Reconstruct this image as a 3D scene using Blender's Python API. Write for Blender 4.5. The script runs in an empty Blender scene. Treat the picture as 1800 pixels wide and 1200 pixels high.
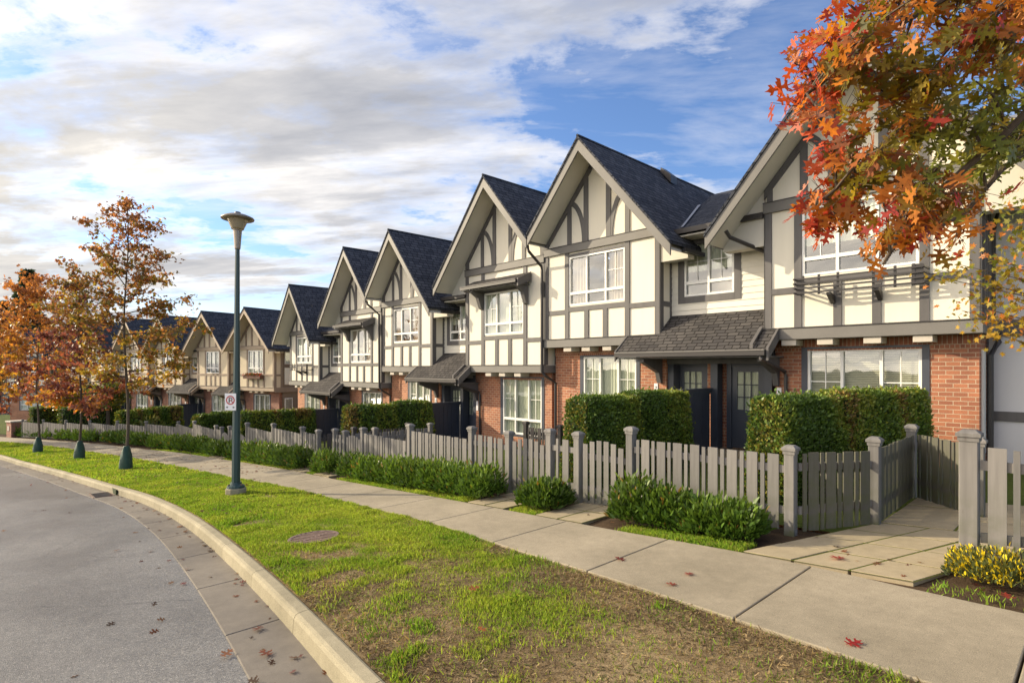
import bpy, math, random
import numpy as np
from mathutils import Vector

S = bpy.context.scene
COL = S.collection
R = math.radians
rng = np.random.default_rng(7)
random.seed(7)

# ------------------------------------------------------------------ camera, sky, sun, exposure
cam = bpy.data.objects.new('camera', bpy.data.cameras.new('camera'))
COL.objects.link(cam); S.camera = cam
cam.location = (0, 0, 0)
cam.rotation_euler = (R(90), 0, R(47))
cam.data.sensor_width = 36; cam.data.lens = 19.6
cam.data.shift_y = 0.025
cam.data.clip_start = 0.05; cam.data.clip_end = 4000

SUN_EL, SUN_DIR = R(21), Vector((-1.75, -1.0, 0)).normalized()     # direction towards the sun on the ground plane
sun = bpy.data.objects.new('sun', bpy.data.lights.new('sun', 'SUN')); COL.objects.link(sun)
sun.data.energy = 3.8; sun.data.angle = R(0.6); sun.data.color = (1.0, 0.85, 0.61)
to_sun = Vector((SUN_DIR.x*math.cos(SUN_EL), SUN_DIR.y*math.cos(SUN_EL), math.sin(SUN_EL)))
sun.rotation_euler = to_sun.to_track_quat('Z', 'Y').to_euler()
sun.location = to_sun*200

W = bpy.data.worlds.new('World'); S.world = W; W.use_nodes = True
S.view_settings.view_transform = 'Standard'; S.view_settings.look = 'None'
S.view_settings.exposure = 0.75; S.view_settings.gamma = 1
S.cycles.use_denoising = True
S.cycles.max_bounces = 6; S.cycles.diffuse_bounces = 3; S.cycles.glossy_bounces = 3
S.cycles.transparent_max_bounces = 12; S.cycles.transmission_bounces = 3
S.cycles.caustics_reflective = False; S.cycles.caustics_refractive = False
S.render.use_persistent_data = False


class NT:
    """tiny node-tree helper"""
    def __init__(s, tree):
        s.t = tree; s.n = tree.nodes; s.l = tree.links
    def add(s, typ, **kw):
        n = s.n.new(typ)
        for k, v in kw.items():
            if k == 'inp':
                for a, b in v.items():
                    if isinstance(b, bpy.types.NodeSocket): s.l.new(b, n.inputs[a])
                    else: n.inputs[a].default_value = b
            else: setattr(n, k, v)
        return n
    def math(s, op, a, b=None, clamp=False):
        n = s.n.new('ShaderNodeMath'); n.operation = op; n.use_clamp = clamp
        for i, x in enumerate((a, b)):
            if x is None: continue
            if isinstance(x, bpy.types.NodeSocket): s.l.new(x, n.inputs[i])
            else: n.inputs[i].default_value = x
        return n.outputs[0]
    def ramp(s, fac, stops, interp='LINEAR'):
        n = s.n.new('ShaderNodeValToRGB'); s.l.new(fac, n.inputs[0]); e = n.color_ramp.elements
        n.color_ramp.interpolation = interp
        while len(e) < len(stops): e.new(0.5)
        for x, (p, c) in zip(e, stops):
            x.position = p
            x.color = (c, c, c, 1) if isinstance(c, (int, float)) else (*c, 1)
        return n.outputs[0]
    def mix(s, fac, a, b, blend='MIX'):
        n = s.n.new('ShaderNodeMix'); n.data_type = 'RGBA'; n.blend_type = blend
        for i, x in ((0, fac), (6, a), (7, b)):
            if isinstance(x, bpy.types.NodeSocket): s.l.new(x, n.inputs[i])
            else: n.inputs[i].default_value = x if i == 0 else (*x, 1)
        return n.outputs[2]
    def noise(s, vec, scale, detail=4, rough=0.55, dist=0.0):
        n = s.add('ShaderNodeTexNoise', inp={'Scale': scale, 'Detail': detail, 'Roughness': rough, 'Distortion': dist})
        if vec is not None: s.l.new(vec, n.inputs['Vector'])
        return n.outputs['Fac']


def build_world():
    W.node_tree.nodes.clear()
    t = NT(W.node_tree)
    sky = t.add('ShaderNodeTexSky', sky_type='NISHITA')
    sky.sun_disc = False; sky.sun_elevation = SUN_EL
    sky.sun_rotation = math.atan2(SUN_DIR.x, SUN_DIR.y)
    sky.altitude = 50; sky.air_density = 1.0; sky.dust_density = 0.6; sky.ozone_density = 2.2
    geo = t.add('ShaderNodeTexCoord').outputs['Generated']
    sep = t.add('ShaderNodeSeparateXYZ', inp={0: geo})
    x, y, z = sep.outputs
    zz = t.math('ADD', t.math('MAXIMUM', z, 0.0), 0.10)
    px = t.math('DIVIDE', x, zz); py = t.math('DIVIDE', y, zz)           # a flat cloud deck overhead
    # two decks: broad cumulus masses and thin streaks
    a = R(40)
    u = t.math('ADD', t.math('MULTIPLY', px, math.cos(a)), t.math('MULTIPLY', py, math.sin(a)))
    v = t.math('SUBTRACT', t.math('MULTIPLY', py, math.cos(a)), t.math('MULTIPLY', px, math.sin(a)))
    big = t.add('ShaderNodeCombineXYZ', inp={0: t.math('MULTIPLY', u, 0.75), 1: v, 2: 17.7}).outputs[0]
    stv = t.add('ShaderNodeCombineXYZ', inp={0: t.math('MULTIPLY', u, 0.6), 1: t.math('MULTIPLY', v, 1.5), 2: 23.91}).outputs[0]
    n1 = t.noise(big, 0.55, 10, 0.60, 0.25)
    n2 = t.noise(stv, 1.25, 8, 0.62, 0.6)
    n3 = t.noise(big, 2.7, 7, 0.62, 0.2)
    n4 = t.noise(stv, 3.4, 6, 0.6, 0.3)
    sd = t.math('ADD', t.math('ADD', t.math('MULTIPLY', x, to_sun.x), t.math('MULTIPLY', y, to_sun.y)),
                t.math('MULTIPLY', z, to_sun.z))
    near_sun = t.math('MAXIMUM', sd, 0.0)
    # more cloud on the sun's side of the sky than over the roofs
    cover = t.math('ADD', t.math('ADD', t.math('MULTIPLY', n1, 0.80), t.math('MULTIPLY', n3, 0.34)),
                   t.math('ADD', t.math('MULTIPLY', sd, 0.20), t.math('MULTIPLY', n2, 0.22)))
    dens = t.ramp(cover, [(0.0, 0.0), (0.745, 0.0), (0.795, 0.65), (0.86, 1.0)])
    wisp = t.ramp(t.math('ADD', t.math('MULTIPLY', n2, 0.70), t.math('MULTIPLY', n4, 0.30)), [(0.0, 0.0), (0.47, 0.0), (0.68, 0.48)])
    mask = t.math('MAXIMUM', dens, wisp)
    low = t.ramp(z, [(0.0, 0.5), (0.06, 0.30), (0.2, 0.0)])
    mask = t.math('MAXIMUM', mask, low)
    # cloud light: bright thin edges, grey thick bellies in long streaks, warm and bright towards the sun
    sv2 = t.add('ShaderNodeCombineXYZ', inp={0: t.math('MULTIPLY', u, 0.55), 1: t.math('MULTIPLY', v, 1.7), 2: 21.3}).outputs[0]
    n5 = t.noise(sv2, 0.95, 7, 0.58, 0.7)
    belly = t.ramp(t.math('ADD', t.math('MULTIPLY', dens, 0.20), t.math('ADD', t.math('MULTIPLY', n5, 0.62), t.math('MULTIPLY', n4, 0.30))),
                   [(0.0, 1.0), (0.51, 1.0), (0.64, 0.30), (0.78, 0.0)])
    glow = t.math('POWER', near_sun, 5.0)
    front = t.ramp(t.math('MULTIPLY', y, -1.0), [(0.0, 0.0), (0.10, 0.0), (0.5, 1.0)])  # added fill: unseen sky behind the camera, brightened to lift the shaded facades
    warm = t.mix(t.math('MULTIPLY', glow, 1.6, True), (6.6, 6.6, 6.8), (10.5, 9.7, 8.3))
    warm = t.mix(front, warm, (33.0, 28.5, 22.5))
    cl = t.mix(1.0, warm, t.mix(belly, (0.38, 0.40, 0.45), (1.0, 0.98, 0.95)), 'MULTIPLY')
    skyc = t.mix(1.0, sky.outputs[0], (0.92, 1.05, 1.30), 'MULTIPLY')
    col = t.mix(mask, skyc, cl)
    bg = t.add('ShaderNodeBackground', inp={0: col, 1: 0.10})
    t.l.new(bg.outputs[0], t.add('ShaderNodeOutputWorld').inputs[0])


build_world()

# ------------------------------------------------------------------ materials
MATS = {}


def new_mat(name):
    m = bpy.data.materials.new(name); m.use_nodes = True; m.node_tree.nodes.clear()
    t = NT(m.node_tree)
    out = t.add('ShaderNodeOutputMaterial')
    p = t.add('ShaderNodeBsdfPrincipled')
    t.l.new(p.outputs[0], out.inputs[0])
    MATS[name] = m
    return m, t, p, out


def bump(t, p, h, strength=0.3, dist=0.01):
    b = t.add('ShaderNodeBump', inp={'Height': h, 'Strength': strength, 'Distance': dist})
    t.l.new(b.outputs[0], p.inputs['Normal'])


def plain(name, c, rough=0.6, var=0.12, scale=3.0, fine=60, bstr=0.15, metal=0.0, streak=False, spec=0.4):
    m, t, p, o = new_mat(name)
    obj = t.add('ShaderNodeTexCoord').outputs['Object']
    vec = obj
    if streak:
        vec = t.add('ShaderNodeMapping', inp={'Vector': obj, 'Scale': (1, 1, 0.12)}).outputs[0]
    n = t.noise(vec, scale, 5, 0.6)
    n2 = t.noise(obj, fine, 3, 0.6)
    f = t.ramp(t.math('ADD', t.math('MULTIPLY', n, 0.7), t.math('MULTIPLY', n2, 0.3)), [(0.3, 0.0), (0.7, 1.0)])
    lo = tuple(x*(1-var) for x in c); hi = tuple(min(1, x*(1+var)) for x in c)
    t.l.new(t.mix(f, lo, hi), p.inputs['Base Color'])
    p.inputs['Roughness'].default_value = rough; p.inputs['Metallic'].default_value = metal
    p.inputs['Specular IOR Level'].default_value = spec
    if bstr: bump(t, p, n2, bstr, 0.004)
    return m


def brick_mat(name, c1, c2, mortar, bw=0.215, rh=0.08):
    m, t, p, o = new_mat(name)
    uv = t.add('ShaderNodeTexCoord').outputs['UV']
    b = t.add('ShaderNodeTexBrick', inp={'Vector': uv, 'Color1': (*c1, 1), 'Color2': (*c2, 1), 'Mortar': (*mortar, 1), 'Scale': 1.0,
              'Mortar Size': 0.0065, 'Mortar Smooth': 0.3, 'Bias': -0.1, 'Brick Width': bw, 'Row Height': rh})
    n = t.noise(uv, 1.6, 5); n2 = t.noise(uv, 45, 3)
    c = t.mix(0.55, b.outputs[0], t.ramp(n, [(0.3, (0.62, 0.60, 0.60)), (0.7, (1.25, 1.2, 1.15))]), 'MULTIPLY')
    c = t.mix(0.5, c, t.ramp(n2, [(0.3, 0.7), (0.7, 1.25)]), 'MULTIPLY')
    t.l.new(c, p.inputs['Base Color']); p.inputs['Roughness'].default_value = 0.85
    h = t.math('SUBTRACT', t.math('MULTIPLY', n2, 0.25), b.outputs['Fac'])
    bump(t, p, h, 0.6, 0.006)
    return m


def shingle_mat(name, c1, c2, gap, w=0.30, h=0.135):
    m, t, p, o = new_mat(name)
    uv = t.add('ShaderNodeTexCoord').outputs['UV']
    wob = t.add('ShaderNodeTexNoise', inp={'Vector': uv, 'Scale': 1.3, 'Detail': 2})
    vv = t.mix(0.012, uv, wob.outputs['Color'], 'ADD')
    b = t.add('ShaderNodeTexBrick', inp={'Vector': vv, 'Color1': (*c1, 1), 'Color2': (*c2, 1), 'Mortar': (*gap, 1), 'Scale': 1.0,
              'Mortar Size': 0.015, 'Mortar Smooth': 0.3, 'Bias': 0.0, 'Brick Width': w, 'Row Height': h})
    b.offset = 0.37; b.squash = 0.7; b.squash_frequency = 3
    sp = t.add('ShaderNodeSeparateXYZ', inp={0: vv})
    saw = t.math('FRACT', t.math('DIVIDE', sp.outputs[1], h))
    n = t.noise(uv, 0.9, 4); n2 = t.noise(uv, 160, 2)
    c = t.mix(0.6, b.outputs[0], t.ramp(n, [(0.3, 0.75), (0.7, 1.25)]), 'MULTIPLY')
    c = t.mix(0.7, c, t.ramp(n2, [(0.3, 0.6), (0.7, 1.4)]), 'MULTIPLY')
    t.l.new(c, p.inputs['Base Color']); p.inputs['Roughness'].default_value = 0.9
    p.inputs['Specular IOR Level'].default_value = 0.15
    hgt = t.math('ADD', t.math('MULTIPLY', t.math('SUBTRACT', 1.0, saw), 1.0), t.math('MULTIPLY', n2, 0.3))
    bump(t, p, hgt, 0.7, 0.012)
    return m


def concrete(name, c, stain, rough=0.8, speck=0.35):
    m, t, p, o = new_mat(name)
    obj = t.add('ShaderNodeTexCoord').outputs['Object']
    n = t.noise(obj, 0.9, 6, 0.62); n2 = t.noise(obj, 220, 2, 0.7); n3 = t.noise(obj, 9, 5, 0.65)
    base = t.mix(t.ramp(n, [(0.35, 0.0), (0.72, 1.0)]), c, stain)
    base = t.mix(0.5, base, t.ramp(n3, [(0.3, 0.78), (0.7, 1.15)]), 'MULTIPLY')
    base = t.mix(speck, base, t.ramp(n2, [(0.35, 0.55), (0.65, 1.4)]), 'MULTIPLY')
    t.l.new(base, p.inputs['Base Color']); p.inputs['Roughness'].default_value = rough
    p.inputs['Specular IOR Level'].default_value = 0.25
    bump(t, p, t.math('ADD', t.math('MULTIPLY', n3, 0.5), t.math('MULTIPLY', n2, 0.4)), 0.35, 0.006)
    return m


def asphalt():
    m, t, p, o = new_mat('asphalt')
    obj = t.add('ShaderNodeTexCoord').outputs['Object']
    vo = t.add('ShaderNodeTexVoronoi', inp={'Vector': obj, 'Scale': 130.0})
    n = t.noise(obj, 0.55, 5, 0.6); n2 = t.noise(obj, 300, 2, 0.7); n3 = t.noise(obj, 5, 5, 0.6)
    ag = t.ramp(vo.outputs['Color'], [(0.15, (0.095, 0.095, 0.097)), (0.75, (0.215, 0.208, 0.196)), (0.97, (0.40, 0.385, 0.355))])
    c = t.mix(0.7, ag, t.ramp(n, [(0.3, 0.72), (0.7, 1.2)]), 'MULTIPLY')
    c = t.mix(0.5, c, t.ramp(n3, [(0.3, 0.8), (0.7, 1.2)]), 'MULTIPLY')
    c = t.mix(0.4, c, t.ramp(n2, [(0.3, 0.5), (0.7, 1.5)]), 'MULTIPLY')
    cr = t.add('ShaderNodeTexVoronoi', feature='DISTANCE_TO_EDGE', inp={'Vector': t.mix(0.35, obj, t.add('ShaderNodeTexNoise', inp={'Vector': obj, 'Scale': 2.0, 'Detail': 6}).outputs['Color'], 'ADD'), 'Scale': 0.22})
    c = t.mix(t.math('MULTIPLY', t.ramp(cr.outputs['Distance'], [(0.0, 1.0), (0.0035, 0.0)]), t.ramp(n3, [(0.45, 0.0), (0.6, 0.7)])), c, (0.035, 0.035, 0.035))
    t.l.new(c, p.inputs['Base Color'])
    t.l.new(t.ramp(n, [(0.3, 0.30), (0.7, 0.46)]), p.inputs['Roughness'])
    p.inputs['Specular IOR Level'].default_value = 0.5
    bump(t, p, t.math('ADD', vo.outputs['Distance'], t.math('MULTIPLY', n2, 0.3)), 0.5, 0.006)
    return m


def ground_mat(name, stops, scale=0.9, bstr=0.6, fine=70):
    m, t, p, o = new_mat(name)
    obj = t.add('ShaderNodeTexCoord').outputs['Object']
    n = t.noise(obj, scale, 6, 0.62, 0.4); n2 = t.noise(obj, fine, 4, 0.7); n3 = t.noise(obj, 9, 5, 0.65)
    c = t.ramp(t.math('ADD', t.math('MULTIPLY', n, 0.6), t.math('MULTIPLY', n3, 0.4)), stops)
    c = t.mix(0.8, c, t.ramp(n2, [(0.25, 0.45), (0.75, 1.5)]), 'MULTIPLY')
    t.l.new(c, p.inputs['Base Color']); p.inputs['Roughness'].default_value = 0.95
    p.inputs['Specular IOR Level'].default_value = 0.1
    bump(t, p, t.math('ADD', n2, t.math('MULTIPLY', n3, 1.2)), bstr, 0.03)
    return m


def leaf_mat(name, rough=0.5, trans=0.35, spec=0.4):
    m, t, p, o = new_mat(name)
    a = t.add('ShaderNodeAttribute', attribute_name='Col')
    n = t.noise(t.add('ShaderNodeTexCoord').outputs['Object'], 32, 5, 0.65)
    c = t.mix(0.8, a.outputs['Color'], t.ramp(n, [(0.28, (0.50, 0.46, 0.42)), (0.5, (1.0, 1.0, 1.0)), (0.72, (1.40, 1.30, 1.15))]), 'MULTIPLY')
    t.l.new(c, p.inputs['Base Color']); p.inputs['Roughness'].default_value = rough
    p.inputs['Specular IOR Level'].default_value = spec
    tr = t.add('ShaderNodeBsdfTranslucent', inp={0: t.mix(1.0, c, (1.25, 1.15, 0.7), 'MULTIPLY')})
    mx = t.add('ShaderNodeMixShader', inp={0: trans, 1: p.outputs[0], 2: tr.outputs[0]})
    t.l.new(mx.outputs[0], o.inputs[0])
    return m


def glass_mat():
    m, t, p, o = new_mat('window_glass')
    ge = t.add('ShaderNodeNewGeometry')
    dt = t.add('ShaderNodeVectorMath', operation='DOT_PRODUCT', inp={0: ge.outputs['Normal'], 1: ge.outputs['Incoming']}).outputs['Value']
    sch = t.math('POWER', t.math('SUBTRACT', 1.0, t.math('ABSOLUTE', dt)), 4.0)
    obj = t.add('ShaderNodeTexCoord').outputs['Object']
    b = t.add('ShaderNodeBump', inp={'Height': t.noise(obj, 1.1, 2), 'Strength': 0.06, 'Distance': 0.05})
    g = t.add('ShaderNodeBsdfGlossy', inp={0: (0.9, 0.93, 0.97, 1), 1: 0.02, 'Normal': b.outputs[0]})
    tr = t.add('ShaderNodeBsdfTransparent', inp={0: (0.95, 0.98, 0.96, 1)})
    f = t.math('ADD', t.math('MULTIPLY', sch, 0.82), 0.18, True)
    mx = t.add('ShaderNodeMixShader', inp={0: f, 1: tr.outputs[0], 2: g.outputs[0]})
    t.l.new(mx.outputs[0], o.inputs[0])
    return m


def grime_fence(name, c, wet=0.0):
    m, t, p, o = new_mat(name)
    obj = t.add('ShaderNodeTexCoord').outputs['Object']
    st = t.add('ShaderNodeMapping', inp={'Vector': obj, 'Scale': (14, 14, 0.9)}).outputs[0]
    n = t.noise(st, 1.0, 5, 0.6); n2 = t.noise(obj, 6, 5); fine = t.noise(obj, 90, 3)
    base = t.mix(t.ramp(n, [(0.3, 0.0), (0.7, 1.0)]), tuple(x*0.76 for x in c), tuple(x*1.18 for x in c))
    oi = t.add('ShaderNodeObjectInfo').outputs['Random']
    base = t.mix(1.0, base, t.ramp(oi, [(0.0, (0.80, 0.80, 0.79)), (1.0, (1.15, 1.13, 1.10))]), 'MULTIPLY')
    kn = t.add('ShaderNodeTexVoronoi', inp={'Vector': t.add('ShaderNodeMapping', inp={'Vector': obj, 'Scale': (9, 9, 3.2), 'Location': (0, 0, 0)}).outputs[0], 'Scale': 1.0})
    base = t.mix(t.ramp(kn.outputs['Distance'], [(0.0, 0.55), (0.10, 0.0)]), base, (0.085, 0.065, 0.05))
    z = t.add('ShaderNodeSeparateXYZ', inp={0: obj}).outputs[2]
    # moss climbs from the damp foot of each board
    moss = t.math('MULTIPLY', t.ramp(z, [(0.0, 0.75+0.2*wet), (0.35, 0.28+0.3*wet), (0.8, 0.25*wet)]), t.ramp(n2, [(0.38, 0.0), (0.62, 1.0)]))
    base = t.mix(moss, base, (0.085, 0.10, 0.035))
    t.l.new(base, p.inputs['Base Color']); p.inputs['Roughness'].default_value = 0.75
    p.inputs['Specular IOR Level'].default_value = 0.3
    bump(t, p, t.math('ADD', n, t.math('MULTIPLY', fine, 0.4)), 0.25, 0.004)
    return m


CREAM = plain('cream_render', (0.77, 0.72, 0.60), 0.85, 0.06, 2.6, 120, 0.2, streak=True)
WHITE = plain('white_siding', (0.76, 0.72, 0.62), 0.7, 0.05, 1.5, 80, 0.1)
PALE = plain('pale_grey_render', (0.60, 0.60, 0.62), 0.85, 0.05, 1.0, 100, 0.1)
TIMBER = plain('taupe_timber', (0.112, 0.106, 0.105), 0.6, 0.20, 5.0, 70, 0.25, streak=True)
BARGE = plain('barge_paint', (0.168, 0.159, 0.147), 0.6, 0.12, 1.5, 60, 0.2)
SOFFIT = plain('soffit_paint', (0.60, 0.57, 0.50), 0.8, 0.05, 1.5, 60, 0.1)
DARK = plain('slate_blue_paint', (0.058, 0.066, 0.086), 0.4, 0.12, 2.5, 60, 0.08)
GUTTER = plain('dark_gutter', (0.040, 0.036, 0.036), 0.4, 0.1, 3, 60, 0.05)
FRAMEW = plain('white_vinyl', (0.80, 0.79, 0.75), 0.4, 0.03, 4, 60, 0.0)
FLASH = plain('metal_flashing', (0.42, 0.42, 0.44), 0.35, 0.1, 4, 60, 0.05, metal=0.6)
BRICK = brick_mat('red_brick', (0.45, 0.18, 0.095), (0.29, 0.11, 0.065), (0.52, 0.42, 0.30))
SOLDIER = brick_mat('soldier_brick', (0.40, 0.15, 0.08), (0.24, 0.09, 0.055), (0.48, 0.39, 0.28), 0.075, 0.30)
SHING = shingle_mat('dark_shingles', (0.040, 0.044, 0.056), (0.082, 0.086, 0.100), (0.011, 0.012, 0.015), 0.32, 0.16)
SHINGW = shingle_mat('weathered_shingles', (0.098, 0.091, 0.087), (0.055, 0.052, 0.053), (0.02, 0.018, 0.017), 0.26, 0.12)
GLASS = glass_mat()
CURT = plain('pale_curtain', (0.62, 0.63, 0.50), 0.9, 0.08, 6, 60, 0)
CURTB = plain('beige_curtain', (0.46, 0.38, 0.29), 0.9, 0.08, 6, 60, 0)
BLIND = plain('blind_slats', (0.66, 0.63, 0.50), 0.6, 0.05, 6, 60, 0)
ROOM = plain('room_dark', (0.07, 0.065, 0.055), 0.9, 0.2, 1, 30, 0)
STONE = plain('light_corbel', (0.52, 0.47, 0.40), 0.8, 0.1, 5, 80, 0.15)
FENCE = grime_fence('fence_paint', (0.200, 0.192, 0.187))
FENCED = grime_fence('fence_paint_dark', (0.060, 0.055, 0.055))
FENCE_MOSS_SHADE = grime_fence('fence_paint_mossy_shaded', (0.115, 0.110, 0.092), 1.0)  # moss is real; the darker base carries the return fence's shade
# second terrace palette
TAN = plain('tan_render', (0.66, 0.56, 0.40), 0.85, 0.06, 1.2, 120, 0.12)
TAUPE = plain('tan_timber', (0.27, 0.205, 0.15), 0.65, 0.12, 2.0, 70, 0.2)
BROWN = plain('brown_siding', (0.20, 0.150, 0.105), 0.75, 0.08, 2, 60, 0.15)
BRICK2 = brick_mat('brown_brick', (0.36, 0.15, 0.10), (0.22, 0.09, 0.065), (0.40, 0.32, 0.25))

ASPH = asphalt()
WALK = concrete('pavement_concrete', (0.375, 0.322, 0.235), (0.255, 0.220, 0.158), speck=0.8)
KERB = concrete('kerb_concrete', (0.36, 0.318, 0.220), (0.235, 0.208, 0.140), speck=0.7)
PAN = concrete('gutter_concrete', (0.20, 0.178, 0.15), (0.125, 0.112, 0.10))
PAVER = concrete('paver_concrete', (0.40, 0.33, 0.22), (0.30, 0.255, 0.165))
VERGE = ground_mat('verge_earth', [(0.30, (0.085, 0.058, 0.032)), (0.46, (0.165, 0.118, 0.064)), (0.57, (0.30, 0.225, 0.125)), (0.70, (0.15, 0.15, 0.05))], 1.1)
BED = ground_mat('planting_bed_mulch', [(0.3, (0.045, 0.030, 0.020)), (0.6, (0.10, 0.068, 0.042)), (0.75, (0.15, 0.10, 0.06))], 2.0)
LAWN = ground_mat('yard_lawn', [(0.3, (0.05, 0.07, 0.015)), (0.6, (0.09, 0.12, 0.025)), (0.75, (0.11, 0.10, 0.04))], 1.0)
FARG = ground_mat('far_ground', [(0.3, (0.05, 0.065, 0.025)), (0.7, (0.10, 0.11, 0.045))], 0.05)
MOSS = ground_mat('moss_joint', [(0.3, (0.09, 0.11, 0.02)), (0.7, (0.16, 0.17, 0.03))], 4.0)
BARK = plain('bark', (0.095, 0.072, 0.052), 0.9, 0.3, 6, 50, 0.6, streak=True)
LEAF = leaf_mat('autumn_leaf', 0.45, 0.48)
GREENL = leaf_mat('evergreen_leaf', 0.45, 0.22, 0.35)
LAUREL = leaf_mat('laurel_leaf', 0.36, 0.30, 0.4)
GRASSM = leaf_mat('grass_blade', 0.6, 0.40, 0.2)
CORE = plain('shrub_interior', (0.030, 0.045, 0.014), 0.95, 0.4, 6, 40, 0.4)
POLE = plain('green_pole_paint', (0.030, 0.062, 0.062), 0.35, 0.1, 2, 60, 0.05)
ALU = plain('lamp_aluminium', (0.26, 0.225, 0.18), 0.35, 0.1, 4, 60, 0.05, metal=0.7)
LENS = plain('lamp_lens', (0.34, 0.28, 0.18), 0.25, 0.1, 4, 60, 0.0)
IRON = plain('rusty_iron', (0.17, 0.115, 0.095), 0.65, 0.35, 14, 60, 0.3)
BAG = plain('green_bag_fabric', (0.024, 0.066, 0.048), 0.55, 0.25, 8, 50, 0.3)
SIGNW = plain('sign_white', (0.78, 0.78, 0.80), 0.4, 0.03, 5, 50, 0)
SIGNR = plain('sign_red', (0.42, 0.02, 0.03), 0.4, 0.03, 5, 50, 0)
SIGNK = plain('sign_black', (0.015, 0.015, 0.018), 0.4, 0.03, 5, 50, 0)


# ------------------------------------------------------------------ mesh builder
class MB:
    def __init__(s): s.v = []; s.f = []
    def add(s, vs, fs):
        b = len(s.v); s.v += [tuple(p) for p in vs]; s.f += [tuple(b+i for i in f) for f in fs]; return s
    def box(s, x0, x1, y0, y1, z0, z1):
        return s.add([(x0, y0, z0), (x1, y0, z0), (x1, y1, z0), (x0, y1, z0), (x0, y0, z1), (x1, y0, z1), (x1, y1, z1), (x0, y1, z1)],
                     [(0, 3, 2, 1), (4, 5, 6, 7), (0, 1, 5, 4), (1, 2, 6, 5), (2, 3, 7, 6), (3, 0, 4, 7)])
    def pxz(s, poly, y0, y1):            # polygon in x,z (counter-clockwise seen from -y) extruded in y
        n = len(poly)
        return s.add([(x, y0, z) for x, z in poly]+[(x, y1, z) for x, z in poly],
                     [tuple(range(n)), tuple(range(2*n-1, n-1, -1))]+[(i, n+i, n+(i+1) % n, (i+1) % n) for i in range(n)])
    def pyz(s, poly, x0, x1):            # polygon in y,z (counter-clockwise seen from +x) extruded in x
        n = len(poly)
        return s.add([(x1, y, z) for y, z in poly]+[(x0, y, z) for y, z in poly],
                     [tuple(range(n)), tuple(range(2*n-1, n-1, -1))]+[(i, n+i, n+(i+1) % n, (i+1) % n) for i in range(n)])
    def pxy(s, poly, z0, z1):
        n = len(poly)
        return s.add([(x, y, z1) for x, y in poly]+[(x, y, z0) for x, y in poly],
                     [tuple(range(n)), tuple(range(2*n-1, n-1, -1))]+[(i, n+i, n+(i+1) % n, (i+1) % n) for i in range(n)])
    def lathe(s, prof, n=20, c=(0, 0)):
        vs = []; fs = []
        for r, z in prof:
            for k in range(n):
                a = 2*math.pi*k/n; vs.append((c[0]+r*math.cos(a), c[1]+r*math.sin(a), z))
        m = len(prof)
        for i in range(m-1):
            for k in range(n):
                fs.append((i*n+k, i*n+(k+1) % n, (i+1)*n+(k+1) % n, (i+1)*n+k))
        fs.append(tuple(range(n-1, -1, -1))); fs.append(tuple((m-1)*n+k for k in range(n)))
        return s.add(vs, fs)
    def tube(s, pts, rad, n=8):
        pts = [Vector(p) for p in pts]
        if not isinstance(rad, (list, tuple)): rad = [rad]*len(pts)
        vs = []; fs = []
        for i, p in enumerate(pts):
            d = (pts[min(i+1, len(pts)-1)]-pts[max(i-1, 0)]).normalized()
            a = Vector((0, 0, 1)) if abs(d.z) < 0.9 else Vector((1, 0, 0))
            u = d.cross(a).normalized(); w = u.cross(d).normalized()
            for k in range(n):
                t = 2*math.pi*(k+0.5)/n
                vs.append(p+(u*math.cos(t)+w*math.sin(t))*rad[i])
        for i in range(len(pts)-1):
            for k in range(n):
                fs.append((i*n+k, (i+1)*n+k, (i+1)*n+(k+1) % n, i*n+(k+1) % n))
        fs.append(tuple(range(n))); fs.append(tuple(len(vs)-1-k for k in range(n)))
        return s.add(vs, fs)
    def wall(s, x0, x1, z0, z1, y0, y1, holes):          # wall with rectangular openings
        xs = sorted({x0, x1} | {min(max(h[i], x0), x1) for h in holes for i in (0, 1)})
        zs = sorted({z0, z1} | {min(max(h[i], z0), z1) for h in holes for i in (2, 3)})
        for a, b in zip(xs, xs[1:]):
            run = None
            for c, d in zip(zs, zs[1:]):
                m = ((a+b)/2, (c+d)/2)
                if any(h[0] < m[0] < h[1] and h[2] < m[1] < h[3] for h in holes):
                    if run: s.box(a, b, y0, y1, *run); run = None
                else:
                    run = (run[0], d) if run else (c, d)
            if run: s.box(a, b, y0, y1, *run)
        return s
    def build(s, name, mat, parent=None, bevel=0.0, smooth=False, loc=None):
        me = bpy.data.meshes.new(name); me.from_pydata(s.v, [], s.f); me.update()
        box_uv(me)
        if smooth:
            me.polygons.foreach_set('use_smooth', [True]*len(me.polygons))
        me.materials.append(mat)
        o = bpy.data.objects.new(name, me); COL.objects.link(o)
        if parent: o.parent = parent
        if loc: o.location = loc
        if bevel:
            b = o.modifiers.new('bevel', 'BEVEL'); b.width = bevel; b.segments = 2; b.limit_method = 'ANGLE'
        return o


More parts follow.
